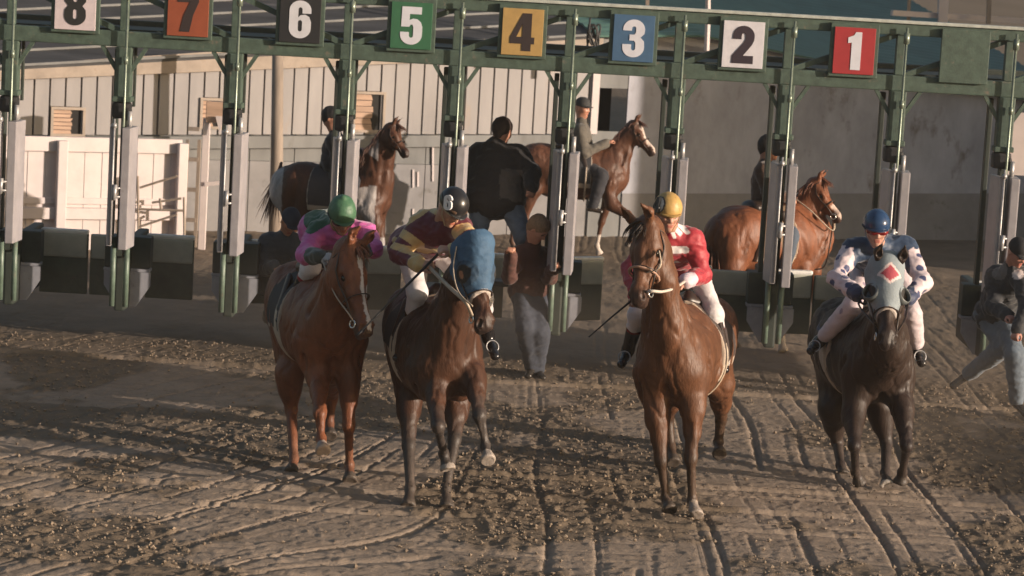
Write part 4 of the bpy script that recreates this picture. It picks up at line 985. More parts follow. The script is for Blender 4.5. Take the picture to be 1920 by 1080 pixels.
M['silk'] = mat('racing_silk', (1, 1, 1), .58, .10, 14, attr=True, bump=.5, bscale=20, sheen=.3)
M['boot'] = mat('boot_leather', (1, 1, 1), .22, .1, 14, attr=True, bump=.1, bscale=20)

def helmet(info, colr, num=None, numcol=(.6, .6, .62), brim=(.55, .48, .36), pom=False, patch=None, tilt=.0, visor=True, gog=None, gogcol=(.12, .015, .01), peak=1.0, gloss=.5):
    F, root = info['F'], info['root']; s = SDF(.007)
    s.cap(F(0, -.014, .050), F(0, .006, .050), .112, .110, k=.02, n=F.r, q=.92)
    if pom: s.cap(F(0, -.02, .14), F(0, -.02, .165), .055, .012, k=.05)
    s.plane(F(0, 0, .010), -nrm(F.u+F.f*.10))
    cc = np.array(colr)
    def cf(V):
        q = V-F.o; r, f, u = q@F.r, q@F.f, q@F.u; ang = np.arctan2(f, r); c = np.repeat(cc[None], len(V), 0)
        seam = np.abs(np.sin(ang*3)) < .05; c = np.where(seam[:, None], c*.55, c)
        lim = .030+f*-.1; c = np.where((u < lim)[:, None], np.array(brim), c)
        if patch is not None:
            d = np.linalg.norm(V-(F(0, 0, .062)+nrm(patch[0])*.10), axis=1); c = np.where((d < .066)[:, None], np.array([.02, .02, .02]), c); c = np.where((d < .055)[:, None], np.array(patch[1]), c)
        return c
    hm = s.build('helmet', mat('helmet_cover', (1, 1, 1), gloss, .10, 20, attr=True, bump=(.5 if gloss > .35 else 0), bscale=24), root, cf, relax=1)
    if visor:
        s = SDF(.006); s.cap(F(-.05, .085, .028), F(.05, .085, .028), .030*peak, k=.02, n=F.u, q=.22); s.cap(F(0, .10, .024), F(0, .105, .024), .045*peak, k=.03, n=F.u, q=.18)
        s.build('peak', mat('peak', tuple(np.array(colr)*.7), .4, .1, 20), hm)
    mb = MB()
    for l in (-1, 1): mb.tube([F(l*.095, .01, .02), F(l*.080, .03, -.04), F(l*.03, .055, -.112), F(0, .06, -.118)], .007, 6, flat=.5)
    mb.build('chin_strap', mat('strap_col', brim, .5, .1, 20), hm, smooth=True)
    if num:
        ch, dr, = num; c = F(0, 0, .062); d = nrm(dr); up = np.array([0, 0, 1.0]); up = nrm(up-d*(up@d)); rt = np.cross(up, d); o_ = c+d*.107
        numeral(ch, .108, .022, Matrix(((rt[0], up[0], d[0], o_[0]), (rt[1], up[1], d[1], o_[1]), (rt[2], up[2], d[2], o_[2]), (0, 0, 0, 1))), mat('helmet_digit', numcol, .5, .05, 10), hm)
    if gog:
        s = SDF(.006); s.cap(F(-.040, .078, gog), F(.040, .078, gog), .030, k=.01, n=F.u, q=.85); s.cap(F(-.06, .055, gog), F(.06, .055, gog), .026, k=.02)
        s.build('goggles', mat('goggle_lens', gogcol, .12, .05, 10), root)
        mb = MB(); mb.tube([F(math.cos(a)*.100, math.sin(a)*.1-.005, gog+.02-.01*math.sin(a)) for a in np.linspace(R(35), R(-215), 18)], .012, 6, flat=.4); mb.build('goggle_strap', M['rubber'], root, smooth=True)
    return hm

def cap(info, colr, brim=True, patch=None):
    F, root = info['F'], info['root']; s = SDF(.008); s.cap(F(0, -.012, .048), F(0, .002, .050), .101, .099, k=.02, n=F.r, q=.90); s.plane(F(0, 0, .025), -nrm(F.u+F.f*.05))
    if brim: s.cap(F(-.03, .10, .032), F(.03, .10, .032), .045, k=.02, n=F.u, q=.20)
    s.build('cap', mat('cap_cloth', colr, .8, .1, 20), root)
def hairdo(info, colr):
    F, root = info['F'], info['root']; s = SDF(.008); s.cap(F(0, -.022, .040), F(0, .0, .046), .102, .096, k=.02, n=F.r, q=.90); s.cap(F(0, -.05, -.02), F(0, -.045, -.05), .06, .05, k=.03)
    s.cap(F(0, .11, -.01), F(0, .12, -.03), .06, k=.02, op='-')
    def dd(V, N): return V+((fbm(V*45, 2)-.5)*.016)[:, None]*nrm(F.u)
    s.build('hair', mat('hair_'+root.name, colr, .7, .4, 60, bump=.5, bscale=90), root, disp=dd)

# ============================================================ THE RUNNERS
def sock(V, c, I, leg, top, colr=(.6, .52, .46)):
    J = I['legs'][leg]; w = (np.linalg.norm(V-np.array(J[3]), axis=1) < top)
    return np.where(w[:, None], np.array(colr), c)
def blaze(V, c, I, f0, f1, w0, w1, colr=(.62, .55, .50), off=0.0):
    HF, L = I['HF'], I['L']; q = V-HF.o; r, f, u = q@HF.r-off, q@HF.f/L, q@HF.u
    t = np.clip((f-f0)/(f1-f0), 0, 1); w = w0+(w1-w0)*t+.004*np.sin(f*30)
    m = (f > f0) & (f < f1) & (np.abs(r) < w) & (u > -.03); return np.where(m[:, None], np.array(colr), c)
GR = 'racehorses leaving the gate'; JG = 'jockeys on the runners'
# ---- horse 3 (bay, head turned)
H3, i3 = horse('racehorse', 'bay racehorse with its head turned sideways, ridden by the jockey in red', GR,
    P(1254, 700, 19.05)[:2], P(1312, 640, 20.45)[:2],
    [P(1250, 612, 19.12), P(1240, 525, 19.02), P(1218, 436, 18.95)], (P(1214, 428, 18.93), P(1186, 560, 18.62)),
    [P(1232, 785, 19.12), P(1240, 868, 19.05), P(1249, 932, 19.12), P(1256, 957, 19.02)],
    [P(1300, 770, 19.08), P(1295, 864, 19.00), P(1298, 938, 19.05), P(1305, 967, 18.92)],
    [P(1260, 725, 20.1), P(1252, 782, 20.45), P(1258, 838, 20.4), P(1263, 868, 20.28)],
    [P(1350, 720, 20.1), P(1352, 785, 20.4), P(1347, 828, 20.5), P(1349, 852, 20.36)],
    (.110, .046, .022), mane_len=.2, hs=1.24, head_up=(-.62, -.75, .35), throat=(.1, -.9, .1), dark_legs=(.06, .035, .022), hd=-.12,
    marks=lambda V, c, I: sock(V, c, I, 1, .13, (.34, .29, .25)))
bridle(i3, noseband=mat('pale_noseband', (.40, .24, .17), .6, .1, 30))
saddle(i3, (.05, .035, .03))
# ---- horse 7 (chestnut, blaze)
H7, i7 = horse('racehorse', 'chestnut racehorse with a narrow white blaze under the jockey in pink', GR,
    P(622, 700, 19.45)[:2], P(562, 640, 20.80)[:2],
    [P(620, 590, 19.45), P(632, 530, 19.30), P(652, 474, 19.15)], (P(655, 468, 19.12), P(697, 622, 18.80)),
    [P(597, 710, 19.5), P(600, 778, 19.15), P(602, 822, 19.1), P(606, 846, 18.98)],
    [P(654, 712, 19.55), P(654, 802, 19.45), P(655, 872, 19.62), P(656, 902, 19.5)],
    [P(543, 700, 20.2), P(546, 768, 20.25), P(551, 860, 19.95), P(546, 886, 19.8)],
    [P(624, 690, 20.2), P(622, 745, 20.55), P(617, 795, 20.55), P(619, 818, 20.45)],
    (.165, .058, .027), head_up=(.72, -.62, .3), throat=(0.1, -.9, -.1), dark_legs=None, mane=(.16, .06, .03), hs=1.2,
    marks=lambda V, c, I: sock(V, blaze(V, blaze(V, c, I, .13, .27, .030, .022), I, .24, .97, .012, .020), I, 0, .09, (.36, .28, .23)), mane_side=-1)
bridle(i7); saddle(i7, (.02, .02, .022))
# ---- horse 6 (dark bay in a blue hood)
H6, i6 = horse('racehorse', 'dark bay racehorse in a blue blinker hood under the jockey in maroon', GR,
    P(838, 700, 18.75)[:2], P(788, 640, 20.15)[:2],
    [P(846, 600, 18.80), P(862, 530, 18.62), P(890, 470, 18.45)], (P(892, 464, 18.42), P(917, 612, 18.12)),
    [P(816, 735, 18.75), P(822, 802, 18.42), P(832, 850, 18.72), P(840, 880, 18.68)],
    [P(888, 715, 18.75), P(900, 782, 18.48), P(910, 836, 18.50), P(915, 864, 18.38)],
    [P(768, 715, 19.5), P(766, 835, 19.20), P(769, 916, 18.95), P(765, 950, 18.82)],
    [P(858, 735, 19.5), P(852, 825, 19.20), P(836, 915, 18.95), P(838, 953, 18.82)],
    (.062, .027, .015), hs=1.2, head_up=(.52, -.78, .35), throat=(0, -.9, -.1), dark_legs=(.05, .04, .035), hd=-.13, forelock=False, has_ears=False,
    marks=lambda V, c, I: sock(V, sock(V, c, I, 1, .09, (.34, .29, .25)), I, 0, .06, (.34, .29, .25)), mane_side=-1)
hood(i6, (.038, .092, .165), eye_dark=True, f1=.60); bridle(i6); saddle(i6, (.02, .02, .02))
# ---- horse 1 (near black in a grey hood)
H1, i1 = horse('racehorse', 'near black racehorse in a grey hood with eye cups under the blue-capped jockey', GR,
    P(1655, 700, 20.25)[:2], P(1582, 640, 21.55)[:2],
    [P(1662, 640, 20.12), P(1664, 580, 19.90), P(1662, 510, 19.72)], (P(1662, 505, 19.70), P(1667, 640, 19.28)),
    [P(1600, 785, 20.25), P(1602, 838, 19.98), P(1604, 885, 20.32), P(1612, 906, 20.35)],
    [P(1692, 770, 20.25), P(1700, 838, 19.98), P(1692, 885, 20.32), P(1688, 904, 20.35)],
    [P(1560, 765, 21.10), P(1570, 830, 21.25), P(1576, 872, 21.00), P(1580, 892, 20.90)],
    [P(1650, 760, 20.90), P(1662, 832, 20.85), P(1660, 886, 20.50), P(1663, 912, 20.35)],
    (.030, .018, .013), hs=1.25, head_up=(.08, -.92, .38), throat=(0, -.9, -.1), dark_legs=(.028, .02, .018), hd=-.22, girth=1.0, forelock=False,
    marks=lambda V, c, I: sock(V, c, I, 3, .06, (.55, .5, .45)), wscale=1.02)
hood(i1, (.20, .235, .255), cups=(.10, .11, .11), diamond=(.34, .05, .07), f1=.60); bridle(i1); saddle(i1, (.06, .08, .13))

# ============================================================ THE JOCKEYS
def armd(V, I, s=.0):
    p = I['p']; d = 9
    for a, b_ in ((p.shL, p.elL), (p.elL, p.wrL), (p.shR, p.elR), (p.elR, p.wrR)):
        dd, t = segdist(V, a+(b_-a)*s if a is p.shL or a is p.shR else a, b_); d = np.minimum(d, dd)
    return d
def base(V, c): return np.repeat(np.array(c, float)[None], len(V), 0)
def spots(V, c, pts, r, colr):
    for q in pts:
        rr = q[1] if isinstance(q, tuple) else r; q = q[0] if isinstance(q, tuple) else q
        c = np.where((np.linalg.norm(V-q, axis=1) < rr)[:, None], np.array(colr), c)
    return c
WHITE = (.62, .58, .58)
def breech(c=WHITE, end=.45): return dict(col=c, name='breeches', end=end, mat=M['silk'])
# red silks
RED, REDD = (.34, .022, .035), (.05, .01, .015)
def c3(V, I):
    c = base(V, RED)
    for a, b_, w in ((P(1256, 471, 19.45), P(1286, 470, 19.5), .028), (P(1266, 428, 19.5), P(1276, 440, 19.45), .018), (P(1276, 424, 19.5), P(1290, 438, 19.45), .018), (P(1262, 438, 19.4), P(1266, 448, 19.4), .014), (P(1270, 500, 19.5), P(1284, 512, 19.5), .03)):
        d, t = segdist(V[:, [0, 2]], np.array(a)[[0, 2]], np.array(b_)[[0, 2]]); c = np.where(((d < w) & (V[:, 1] < I['chest'][1]+.04))[:, None], np.array(WHITE), c)
    d, t = segdist(V, I['p'].elR, I['p'].wrR); c = np.where(((t > .72) & (d < .1))[:, None], np.array((.60, .50, .55)), c)
    return c
J3, k3 = ppl('jockey in red and white silks with a yellow helmet cover, looking down to the right', 'jockey', P(1252, 401, 19.45), (.22, -.93, -.22), (.02, -.2, .97), P(1260, 434, 19.58),
    P(1222, 452, 19.60), P(1182, 505, 19.62), P(1192, 552, 19.38), P(1300, 449, 19.62), P(1317, 514, 19.62), P(1286, 527, 19.36),
    P(1250, 484, 20.00), P(1196, 590, 19.72), P(1178, 655, 19.92), P(1166, 680, 19.74), P(1296, 484, 20.00), P(1338, 588, 19.70), P(1353, 662, 19.90), P(1358, 690, 19.72),
    handR=((-.85, -.3, -.1), (.1, -.6, .8), .8), shirt=dict(col=c3, name='silks', mat=M['silk']), pants=breech(end=.30), boots=dict(col=(.015, .014, .015), top=(.16, .015, .02)), boot_top=.72, bulk=1.6, group=JG, skin=(.40, .21, .15))
def hcol(info, *a, **k): return helmet(info, *a, **k)
helmet(k3, (.45, .28, .09), num=('4', (-.80, -.58, .12)), numcol=(.02, .02, .02), brim=(.30, .18, .06), patch=((-.80, -.58, .12), (.55, .52, .48)))
mb = MB(); a, b_ = P(1186, 562, 19.25), P(1104, 632, 19.15); mb.tube([a, (a+b_)/2+np.array([0, 0, .004]), b_], [.009, .007, .005], 8); mb.tube([b_+(a-b_)*.12, b_], [.010, .012], 8, flat=.3)
mb.build('whip', M['rubber'], smooth=True, label='thin black riding whip pointing down left beside the turned bay head', cat='whip', group='riding whips')
# maroon and cream silks, black helmet 6
MAR, CRM = (.10, .010, .022), (.52, .36, .16)
def c6(V, I):
    p = I['p']; c = base(V, MAR)
    for (a, ay), (b_, by), w in ((((752, 420), 19.2), ((800, 392), 18.95), .026), (((800, 392), 18.95), ((822, 400), 18.95), .020), (((740, 452), 19.3), ((800, 474), 19.0), .024), (((800, 474), 19.0), ((860, 470), 18.9), .02)):
        A, B = P(*a, ay), P(*b_, by); d, t = segdist(V[:, [0, 2]], A[[0, 2]], B[[0, 2]]); c = np.where((d < w)[:, None], np.array(CRM), c)
    d, t = segdist(V, p.shL, p.elL); c = np.where(((np.abs(t-.52) < .12) & (d < .12))[:, None], np.array(CRM), c)
    for E, Wr in ((p.elL, p.wrL), (p.elR, p.wrR)):
        d, t = segdist(V, E, Wr); c = np.where(((t > .74) & (d < .12))[:, None], np.array(CRM), c)
    d, t = segdist(V, p.shR, p.elR); c = np.where(((t > .2) & (t < .55) & (d < .13))[:, None], np.array(CRM), c)
    return c
J6, k6 = ppl('jockey in maroon and cream silks leaning over with a black helmet numbered 6', 'jockey', P(846, 391, 18.86), (.50, -.62, -.60), (.28, -.30, .9), P(830, 408, 19.02),
    P(790, 420, 19.12), P(748, 476, 19.06), P(788, 496, 18.82), P(866, 430, 18.98), P(888, 462, 18.72), P(848, 470, 18.58),
    P(764, 462, 19.46), P(782, 548, 19.16), P(764, 640, 19.42), P(745, 668, 19.22), P(812, 462, 19.48), P(905, 555, 19.22), P(915, 628, 19.36), P(928, 664, 19.16),
    handL=((.85, -.35, .1), (-.1, -.5, .85), .9), handR=((-.8, -.4, .15), (0, -.5, .85), .9), glove=None, shirt=dict(col=c6, name='silks', mat=M['silk']), pants=breech(end=.34), boots=dict(col=(.014, .013, .014)), boot_top=.68, bulk=1.6, group=JG, torso_r=1.08, skin=(.45, .24, .16))
helmet(k6, (.018, .017, .018), num=('6', (-.42, -.90, .04)), brim=(.45, .36, .24), gloss=.3, gog=.05, gogcol=(.10, .06, .04))
mb = MB(); a, b_ = P(806, 492, 18.72), P(670, 628, 18.35); mb.tube([a+(a-b_)*.12, (a+b_)/2, b_], [.011, .008, .006], 8); mb.tube([b_+(a-b_)*.06, b_], [.014, .016], 8, flat=.3)
mb.build('whip', M['rubber'], smooth=True, label='long black whip held low in front by the jockey in maroon', cat='whip', group='riding whips')
# pink silks, green cap
PNK, GRN = (.55, .11, .33), (.012, .07, .03)
def c7(V, I):
    p = I['p']; c = base(V, PNK)
    A, B = P(585, 415, 19.9), P(628, 392, 19.8); d, t = segdist(V[:, [0, 2]], A[[0, 2]], B[[0, 2]]); c = np.where((d < .075)[:, None], np.array(GRN), c)
    c = spots(V, c, [(P(608, 452, 19.6), .055), (P(670, 438, 19.6), .05)], .05, (.02, .02, .02))
    for E, Wr in ((p.elL, p.wrL), (p.elR, p.wrR)):
        d, t = segdist(V, E, Wr); c = np.where(((t > .45) & (d < .12))[:, None], np.array((.05, .06, .05)), c)
    return c
J7, k7 = ppl('jockey in pink silks with a green sash and green helmet cover, head down', 'jockey', P(641, 407, 19.60), (.25, -.80, -.50), (.08, -.5, .85), P(632, 422, 19.78),
    P(594, 434, 19.85), P(574, 478, 19.62), P(600, 482, 19.38), P(688, 438, 19.82), P(700, 468, 19.55), P(668, 474, 19.36),
    P(594, 432, 20.10), P(582, 502, 19.84), P(545, 572, 20.10), P(526, 598, 19.95), P(628, 430, 20.12), P(654, 512, 19.90), P(660, 572, 20.15), P(672, 592, 20.0),
    handL=((.8, -.4, .1), (-.1, -.6, .8), .9), glove=(.45, .42, .40), shirt=dict(col=c7, name='silks', mat=M['silk']), pants=breech(end=.18), boots=dict(col=(.015, .015, .018), top=(.26, .02, .03)), boot_top=.84, bulk=1.6, group=JG, torso_r=1.0)
helmet(k7, (.055, .135, .07), brim=(.20, .26, .10), pom=True, gog=.008, gogcol=(.05, .03, .02))
# navy vest, white sleeves with blue dots
NVY, DOT = (.018, .040, .085), (.035, .045, .12)
rd = np.random.default_rng(4)
def c1(V, I):
    p = I['p']; c = base(V, NVY); d = armd(V, I, .0); a = base(V, (.60, .50, .52))
    for A, B in ((p.shL, p.elL), (p.elL, p.wrL), (p.shR, p.elR), (p.elR, p.wrR)):
        ba = nrm(B-A); u1 = nrm(np.cross(ba, [0, 1, 0])); u2 = np.cross(ba, u1); L_ = np.linalg.norm(B-A)
        for k in range(9):
            q = A+ba*L_*((k+.5)/9)+(u1*math.cos(k*2.3)+u2*math.sin(k*2.3)*1.0)*.06; a = np.where((np.linalg.norm(V-q, axis=1) < .030)[:, None], np.array(DOT), a)
    w = (d < .085) & (np.abs((V-I['chest'])@I['lat']) > np.linalg.norm(p.shR-p.shL)*.50); c = np.where(w[:, None], a, c)
    for E, Wr in ((p.elL, p.wrL), (p.elR, p.wrR)):
        dd, t = segdist(V, E, Wr); c = np.where(((t > .80) & (dd < .1))[:, None], np.array((.03, .04, .09)), c)
    return c
def c1p(V, I):
    c = base(V, (.56, .47, .49)); w = fbm(V*11+5, 2) > .73; return np.where(w[:, None], c*np.array([.45, .42, .55]), c)
J1, k1 = ppl('jockey in navy vest and white dotted sleeves with a shiny dark blue helmet', 'jockey', P(1643, 431, 20.26), (.04, -.96, -.18), (0, -.2, .97), P(1648, 462, 20.40),
    P(1598, 468, 20.48), P(1568, 522, 20.26), P(1608, 552, 20.00), P(1700, 466, 20.48), P(1731, 530, 20.26), P(1702, 562, 20.00),
    P(1618, 496, 20.95), P(1598, 575, 20.48), P(1536, 640, 20.78), P(1522, 656, 20.62), P(1680, 496, 20.95), P(1710, 588, 20.46), P(1720, 655, 20.65), P(1728, 678, 20.48),
    handL=((.7, -.6, -.1), (0, -.5, .85), .9), handR=((-.7, -.6, -.1), (0, -.5, .85), .9), glove=(.025, .025, .03), shirt=dict(col=c1, name='silks', mat=M['silk']), pants=dict(col=c1p, name='breeches', end=.8, mat=M['silk']), boots=dict(col=(.03, .026, .024)), boot_top=.32, bulk=1.6, group=JG, torso_r=1.12, skin=(.42, .22, .16))
helmet(k1, (.022, .050, .115), brim=(.20, .20, .24), gloss=.16, gog=.006, gogcol=(.16, .012, .012))
# reins
strap('rein', [i3['HF'](-.06, .85*i3['L'], -.08), P(1222, 546, 18.62), P(1240, 547, 18.70), P(1262, 541, 18.92), P(1282, 528, 19.32)], .021, mat('pale_rein_wide', (.52, .46, .40), .5, .1, 20), i3['root'], flat=.55)
strap('rein', [i3['HF'](-.05, .62*i3['L'], -.03), P(1238, 500, 18.66), P(1236, 470, 18.75)], .010, M['rein_pale'], i3['root'])
strap('rein', [i6['HF'](.06, .84*i6['L'], -.09), P(872, 566, 18.12), P(840, 536, 18.34), P(806, 502, 18.72)], .016, M['rein_pale'], i6['root'])
strap('rein', [P(856, 462, 18.36), P(850, 505, 18.30), P(860, 548, 18.16), P(886, 574, 18.06)], .010, M['rein_pale'], i6['root'])
strap('rein', [i7['HF'](.06, .84*i7['L'], -.09), P(655, 590, 18.86), P(628, 552, 19.02), P(612, 510, 19.18), P(604, 486, 19.34)], .010, M['rein_pale'], i7['root'])
strap('rein', [i1['HF'](.06, .84*i1['L'], -.09), P(1640, 610, 19.50), P(1612, 575, 19.85), P(1610, 556, 19.95)], .009, M['leather'], i1['root'])
strap('rein', [i1['HF'](-.06, .84*i1['L'], -.09), P(1696, 600, 19.60), P(1703, 566, 19.95)], .009, M['leather'], i1['root'])
# breast strap, stirrups
def stirrup(info, to, an, root):
    to, an = np.array(to), np.array(an); c = an*.35+to*.65; mb = MB(); u = nrm(an-to+np.array([0, 0, .4])); r = nrm(np.cross(u, to-an))
    mb.tube([c+u*(.02+.046*(1+math.sin(a)))-u*.060+r*.046*math.cos(a) for a in np.linspace(-math.pi*.5, math.pi*1.5, 17)], .005, 6, cap=False); mb.build('stirrup', M['steel'], root, smooth=True)
for rt, k in ((H3, k3), (H6, k6), (H7, k7), (H1, k1)):
    p = k['p']; stirrup(None, p.toL, p.anL, rt); stirrup(None, p.toR, p.anR, rt)
    for kn, an in ((p.hipL, p.anL), (p.hipR, p.anR)):
        pass

# ============================================================ PONIES AND RIDERS BEHIND THE GATE
PG = 'lead ponies and horses behind the gate'; RG = 'riders behind the gate'
def L4(pts): return [PZ(x, y, z) for x, y, z in pts]
def pinto(V, c, I):
    r = fbm(V*[1.6, 1.2, 1.5]+[3.1, 0, 1.7], 2); X = V[:, 0]; rx, cx_ = I['rump'][0], I['chest'][0]; t = (cx_-X)/(cx_-rx)
    w = ((t > 1.07) & (V[:, 2] > .5)) | ((t > .05) & (t < .30) & (V[:, 2] > .75) & (r > .36)) | (V[:, 2] < .62)
    return np.where(w[:, None], np.array((.33, .30, .29)), c)  # white patches greyed, the shade on them put into the colour
HA, iA = horse('pony', 'brown and white pinto pony standing side-on behind the gate', PG, P(716, 350, 30.0)[:2], P(545, 350, 30.3)[:2],
    [P(705, 335, 29.95), P(712, 290, 29.9), P(731, 246, 29.85)], (P(734, 240, 29.85), P(769, 288, 29.72)),
    L4([(704, 29.85, .80), (702, 29.8, .44), (702, 29.8, .13), (705, 29.8, .02)]), L4([(708, 30.15, .80), (716, 30.1, .46), (714, 30.15, .13), (718, 30.15, .02)]),
    L4([(562, 30.1, .88), (540, 30.1, .52), (545, 30.1, .13), (550, 30.1, .02)]), L4([(560, 30.4, .88), (528, 30.4, .52), (532, 30.4, .13), (538, 30.4, .02)]),
    (.075, .030, .016), marks=pinto, h=.018, head_up=(.86, -.15, .45), throat=(1, 0, -.1), hs=.92, nk=.95, scale=.93, hd=-.05, mane=(.09, .04, .025), tail=[P(528, 305, 30.3), P(505, 400, 30.3)], girth=.95)
HB, iB = horse('pony', 'dark chestnut pony with a white face walking right, one foreleg raised', PG, P(1160, 350, 34.6)[:2], P(982, 350, 34.6)[:2],
    [P(1146, 330, 34.6), P(1160, 285, 34.6), P(1186, 240, 34.6)], (P(1188, 234, 34.6), P(1231, 284, 34.5)),
    [P(1146, 385, 34.4), P(1186, 412, 34.35), P(1182, 448, 34.3), P(1176, 462, 34.3)], L4([(1142, 34.8, .74), (1127, 34.8, .42), (1119, 34.8, .13), (1124, 34.8, .02)]),
    L4([(1000, 34.4, .88), (985, 34.4, .5), (995, 34.4, .13), (1000, 34.4, .02)]), L4([(1000, 34.8, .88), (965, 34.8, .5), (960, 34.8, .13), (965, 34.8, .02)]),
    (.085, .034, .018), marks=lambda V, c, I: sock(V, sock(V, blaze(V, c, I, .05, 1.02, .05, .035, (.52, .42, .36)), I, 1, .26), I, 2, .2), h=.018, head_up=(.80, -.12, .55), throat=(1, 0, -.2), hs=.98, nk=1.0, scale=.95, hd=-.05, mane=(.08, .03, .02))
HC, iC = horse('pony', 'red chestnut pony with pale muzzle standing just behind stall two', PG, P(1532, 400, 27.7)[:2], P(1362, 480, 27.0)[:2],
    [P(1520, 440, 27.6), P(1512, 398, 27.6), P(1526, 350, 27.6)], (P(1530, 344, 27.6), P(1582, 408, 27.45)),
    L4([(1505, 27.4, .80), (1484, 27.35, .46), (1465, 27.2, .14), (1468, 27.15, .02)]), L4([(1525, 27.8, .80), (1530, 27.8, .45), (1528, 27.8, .13), (1532, 27.8, .02)]),
    L4([(1375, 26.85, .88), (1350, 26.8, .5), (1352, 26.8, .13), (1358, 26.8, .02)]), L4([(1390, 27.2, .88), (1372, 27.2, .5), (1374, 27.2, .13), (1380, 27.2, .02)]),
    (.17, .060, .027), marks=lambda V, c, I: sock(V, sock(V, blaze(V, c, I, .62, 1.03, .05, .06, (.50, .38, .32)), I, 0, .16), I, 2, .2), h=.016, head_up=(.85, -.25, .5), throat=(1, -.1, -.1), hs=.93, nk=1.0, scale=.97, hd=-.03, mane=(.16, .055, .025), tail=[P(1336, 430, 26.9), P(1326, 560, 26.85)])
bridle(iB, bit=False); bridle(iC, bit=True); bridle(iA, bit=False)
strap('rein', [iC['HF'](-.05, .84*iC['L'], -.09), P(1560, 432, 27.4), P(1520, 395, 27.3), P(1490, 372, 27.35)], .012, M['rein_pale'], HC)
strap('rein', [iC['HF'](-.05, .84*iC['L'], -.09), P(1556, 460, 27.4), P(1545, 500, 27.4), P(1520, 505, 27.4)], .008, M['leather'], HC)
saddle(iC, (.20, .13, .08), pad=(.42, .86)); saddle(iB, (.04, .04, .045), pad=(.30, .75)); saddle(iA, (.05, .04, .04), pad=(.36, .72))
def rider(label, hd_, Y, face, cx_, hipy, kn, ft, shirt, pants, wr, cap_=None, hair=None, dx=0):
    hx, hy = hd_
    r, k = ppl(label, 'rider', P(hx, hy, Y), face, (0, 0, 1), P(cx_+dx*.7, hy+26*34/Y*.9, Y), P(cx_+dx-2, hy+42, Y-.19), P(cx_+dx+6, hy+84, Y-.25), P(wr[0], wr[1], Y-.12), P(cx_+dx+2, hy+42, Y+.19), P(cx_+dx+10, hy+84, Y+.25), P(wr[0]+2, wr[1], Y+.08),
        P(cx_-2, hipy, Y-.10), P(kn[0], kn[1], Y-.30), P(ft[0], ft[1], Y-.32), P(ft[0]+16, ft[1]+8, Y-.32), P(cx_+2, hipy, Y+.10), P(kn[0], kn[1], Y+.30), P(ft[0], ft[1], Y+.32), P(ft[0]+16, ft[1]+8, Y+.32),
        shirt=dict(col=shirt, name='jacket'), pants=dict(col=pants), boots=dict(col=(.03, .022, .018)), boot_top=.3, h=.016, group=RG, bulk=1.5, pants_r=1.4)
    if cap_: cap(k, cap_)
    if hair: hairdo(k, hair)
    return r, k
rider('dark haired rider in black almost hidden by the post on the pinto', (622, 222), 30.1, (.9, -.3, -.1), 628, 302, (660, 340), (648, 400), (.015, .015, .017), (.02, .022, .03), (672, 285), hair=(.012, .010, .010))
rider('rider in grey-brown jacket and dark cap on the white-faced pony', (1092, 203), 34.6, (.85, -.5, -.1), 1090, 302, (1128, 330), (1112, 386), (.10, .088, .072), (.022, .022, .028), (1138, 268), cap_=(.03, .03, .03))
rider('rider in dark brown jacket and jeans sitting on the red chestnut pony', (1442, 278), 27.4, (.9, -.2, 0), 1434, 408, (1482, 440), (1470, 510), (.085, .047, .032), (.06, .08, .11), (1475, 372), hair=(.02, .014, .012))

# ============================================================ GATE CREW
CG = 'gate crew'
mb = MB(); mb.box((.12, GY+.75, .80), (.9, .25, .05), bev=.01); mb.build('foot_board', M['gate_dark'], gate)
def cA(V, I):
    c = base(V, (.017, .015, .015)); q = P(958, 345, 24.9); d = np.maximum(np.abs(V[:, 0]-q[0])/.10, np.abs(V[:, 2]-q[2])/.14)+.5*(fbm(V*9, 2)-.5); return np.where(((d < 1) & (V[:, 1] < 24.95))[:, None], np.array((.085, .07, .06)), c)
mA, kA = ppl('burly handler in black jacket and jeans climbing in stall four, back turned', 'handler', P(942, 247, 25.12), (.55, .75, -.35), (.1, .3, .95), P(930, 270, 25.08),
    P(898, 290, 25.12), P(886, 345, 25.0), P(905, 385, 25.2), P(975, 296, 25.0), P(998, 325, 24.85), P(995, 350, 24.68),
    P(905, 372, 24.95), P(893, 452, 24.9), P(882, 525, 25.1), P(878, 540, 25.25), P(950, 370, 24.95), P(982, 440, 24.8), P(1000, 520, 25.1), P(1008, 535, 25.25),
    handR=((0, -.3, -1), (.3, -.9, .2), .9), shirt=dict(col=cA, name='jacket'), pants=dict(col=(.10, .13, .17)), boots=dict(col=(.02, .017, .015)), boot_top=.3, h=.012, bulk=2.6, pants_r=2.2, torso_r=1.38, group=CG)
hairdo(kA, (.03, .015, .010))
mB, kB = ppl('stooping handler in rust jacket with light hair by the gate post', 'handler', P(1008, 430, 24.5), (.70, -.35, -.6), (.3, -.2, .9), P(1000, 450, 24.58),
    P(972, 478, 24.6), P(955, 520, 24.45), P(958, 478, 24.3), P(1020, 480, 24.75), P(1030, 520, 24.6), P(1038, 500, 24.4),
    P(980, 545, 24.85), P(985, 615, 24.55), P(996, 685, 24.82), P(990, 702, 24.66), P(1010, 548, 24.85), P(1014, 620, 24.6), P(1008, 690, 24.88), P(1018, 706, 24.70),
    shirt=dict(col=(.075, .028, .020), name='jacket'), pants=dict(col=(.035, .042, .060)), boots=dict(col=(.03, .025, .02)), boot_top=.3, h=.012, bulk=1.6, pants_r=1.5, group=CG)
hairdo(kB, (.22, .13, .07))
def cC(V, I):
    c = base(V, (.035, .036, .04)); c = spots(V, c, [(P(1872, 505, 23.80), .10)], .1, (.13, .125, .125)); return spots(V, c, [(P(1909, 514, 23.65), .055)], .05, (.62, .55, .54))
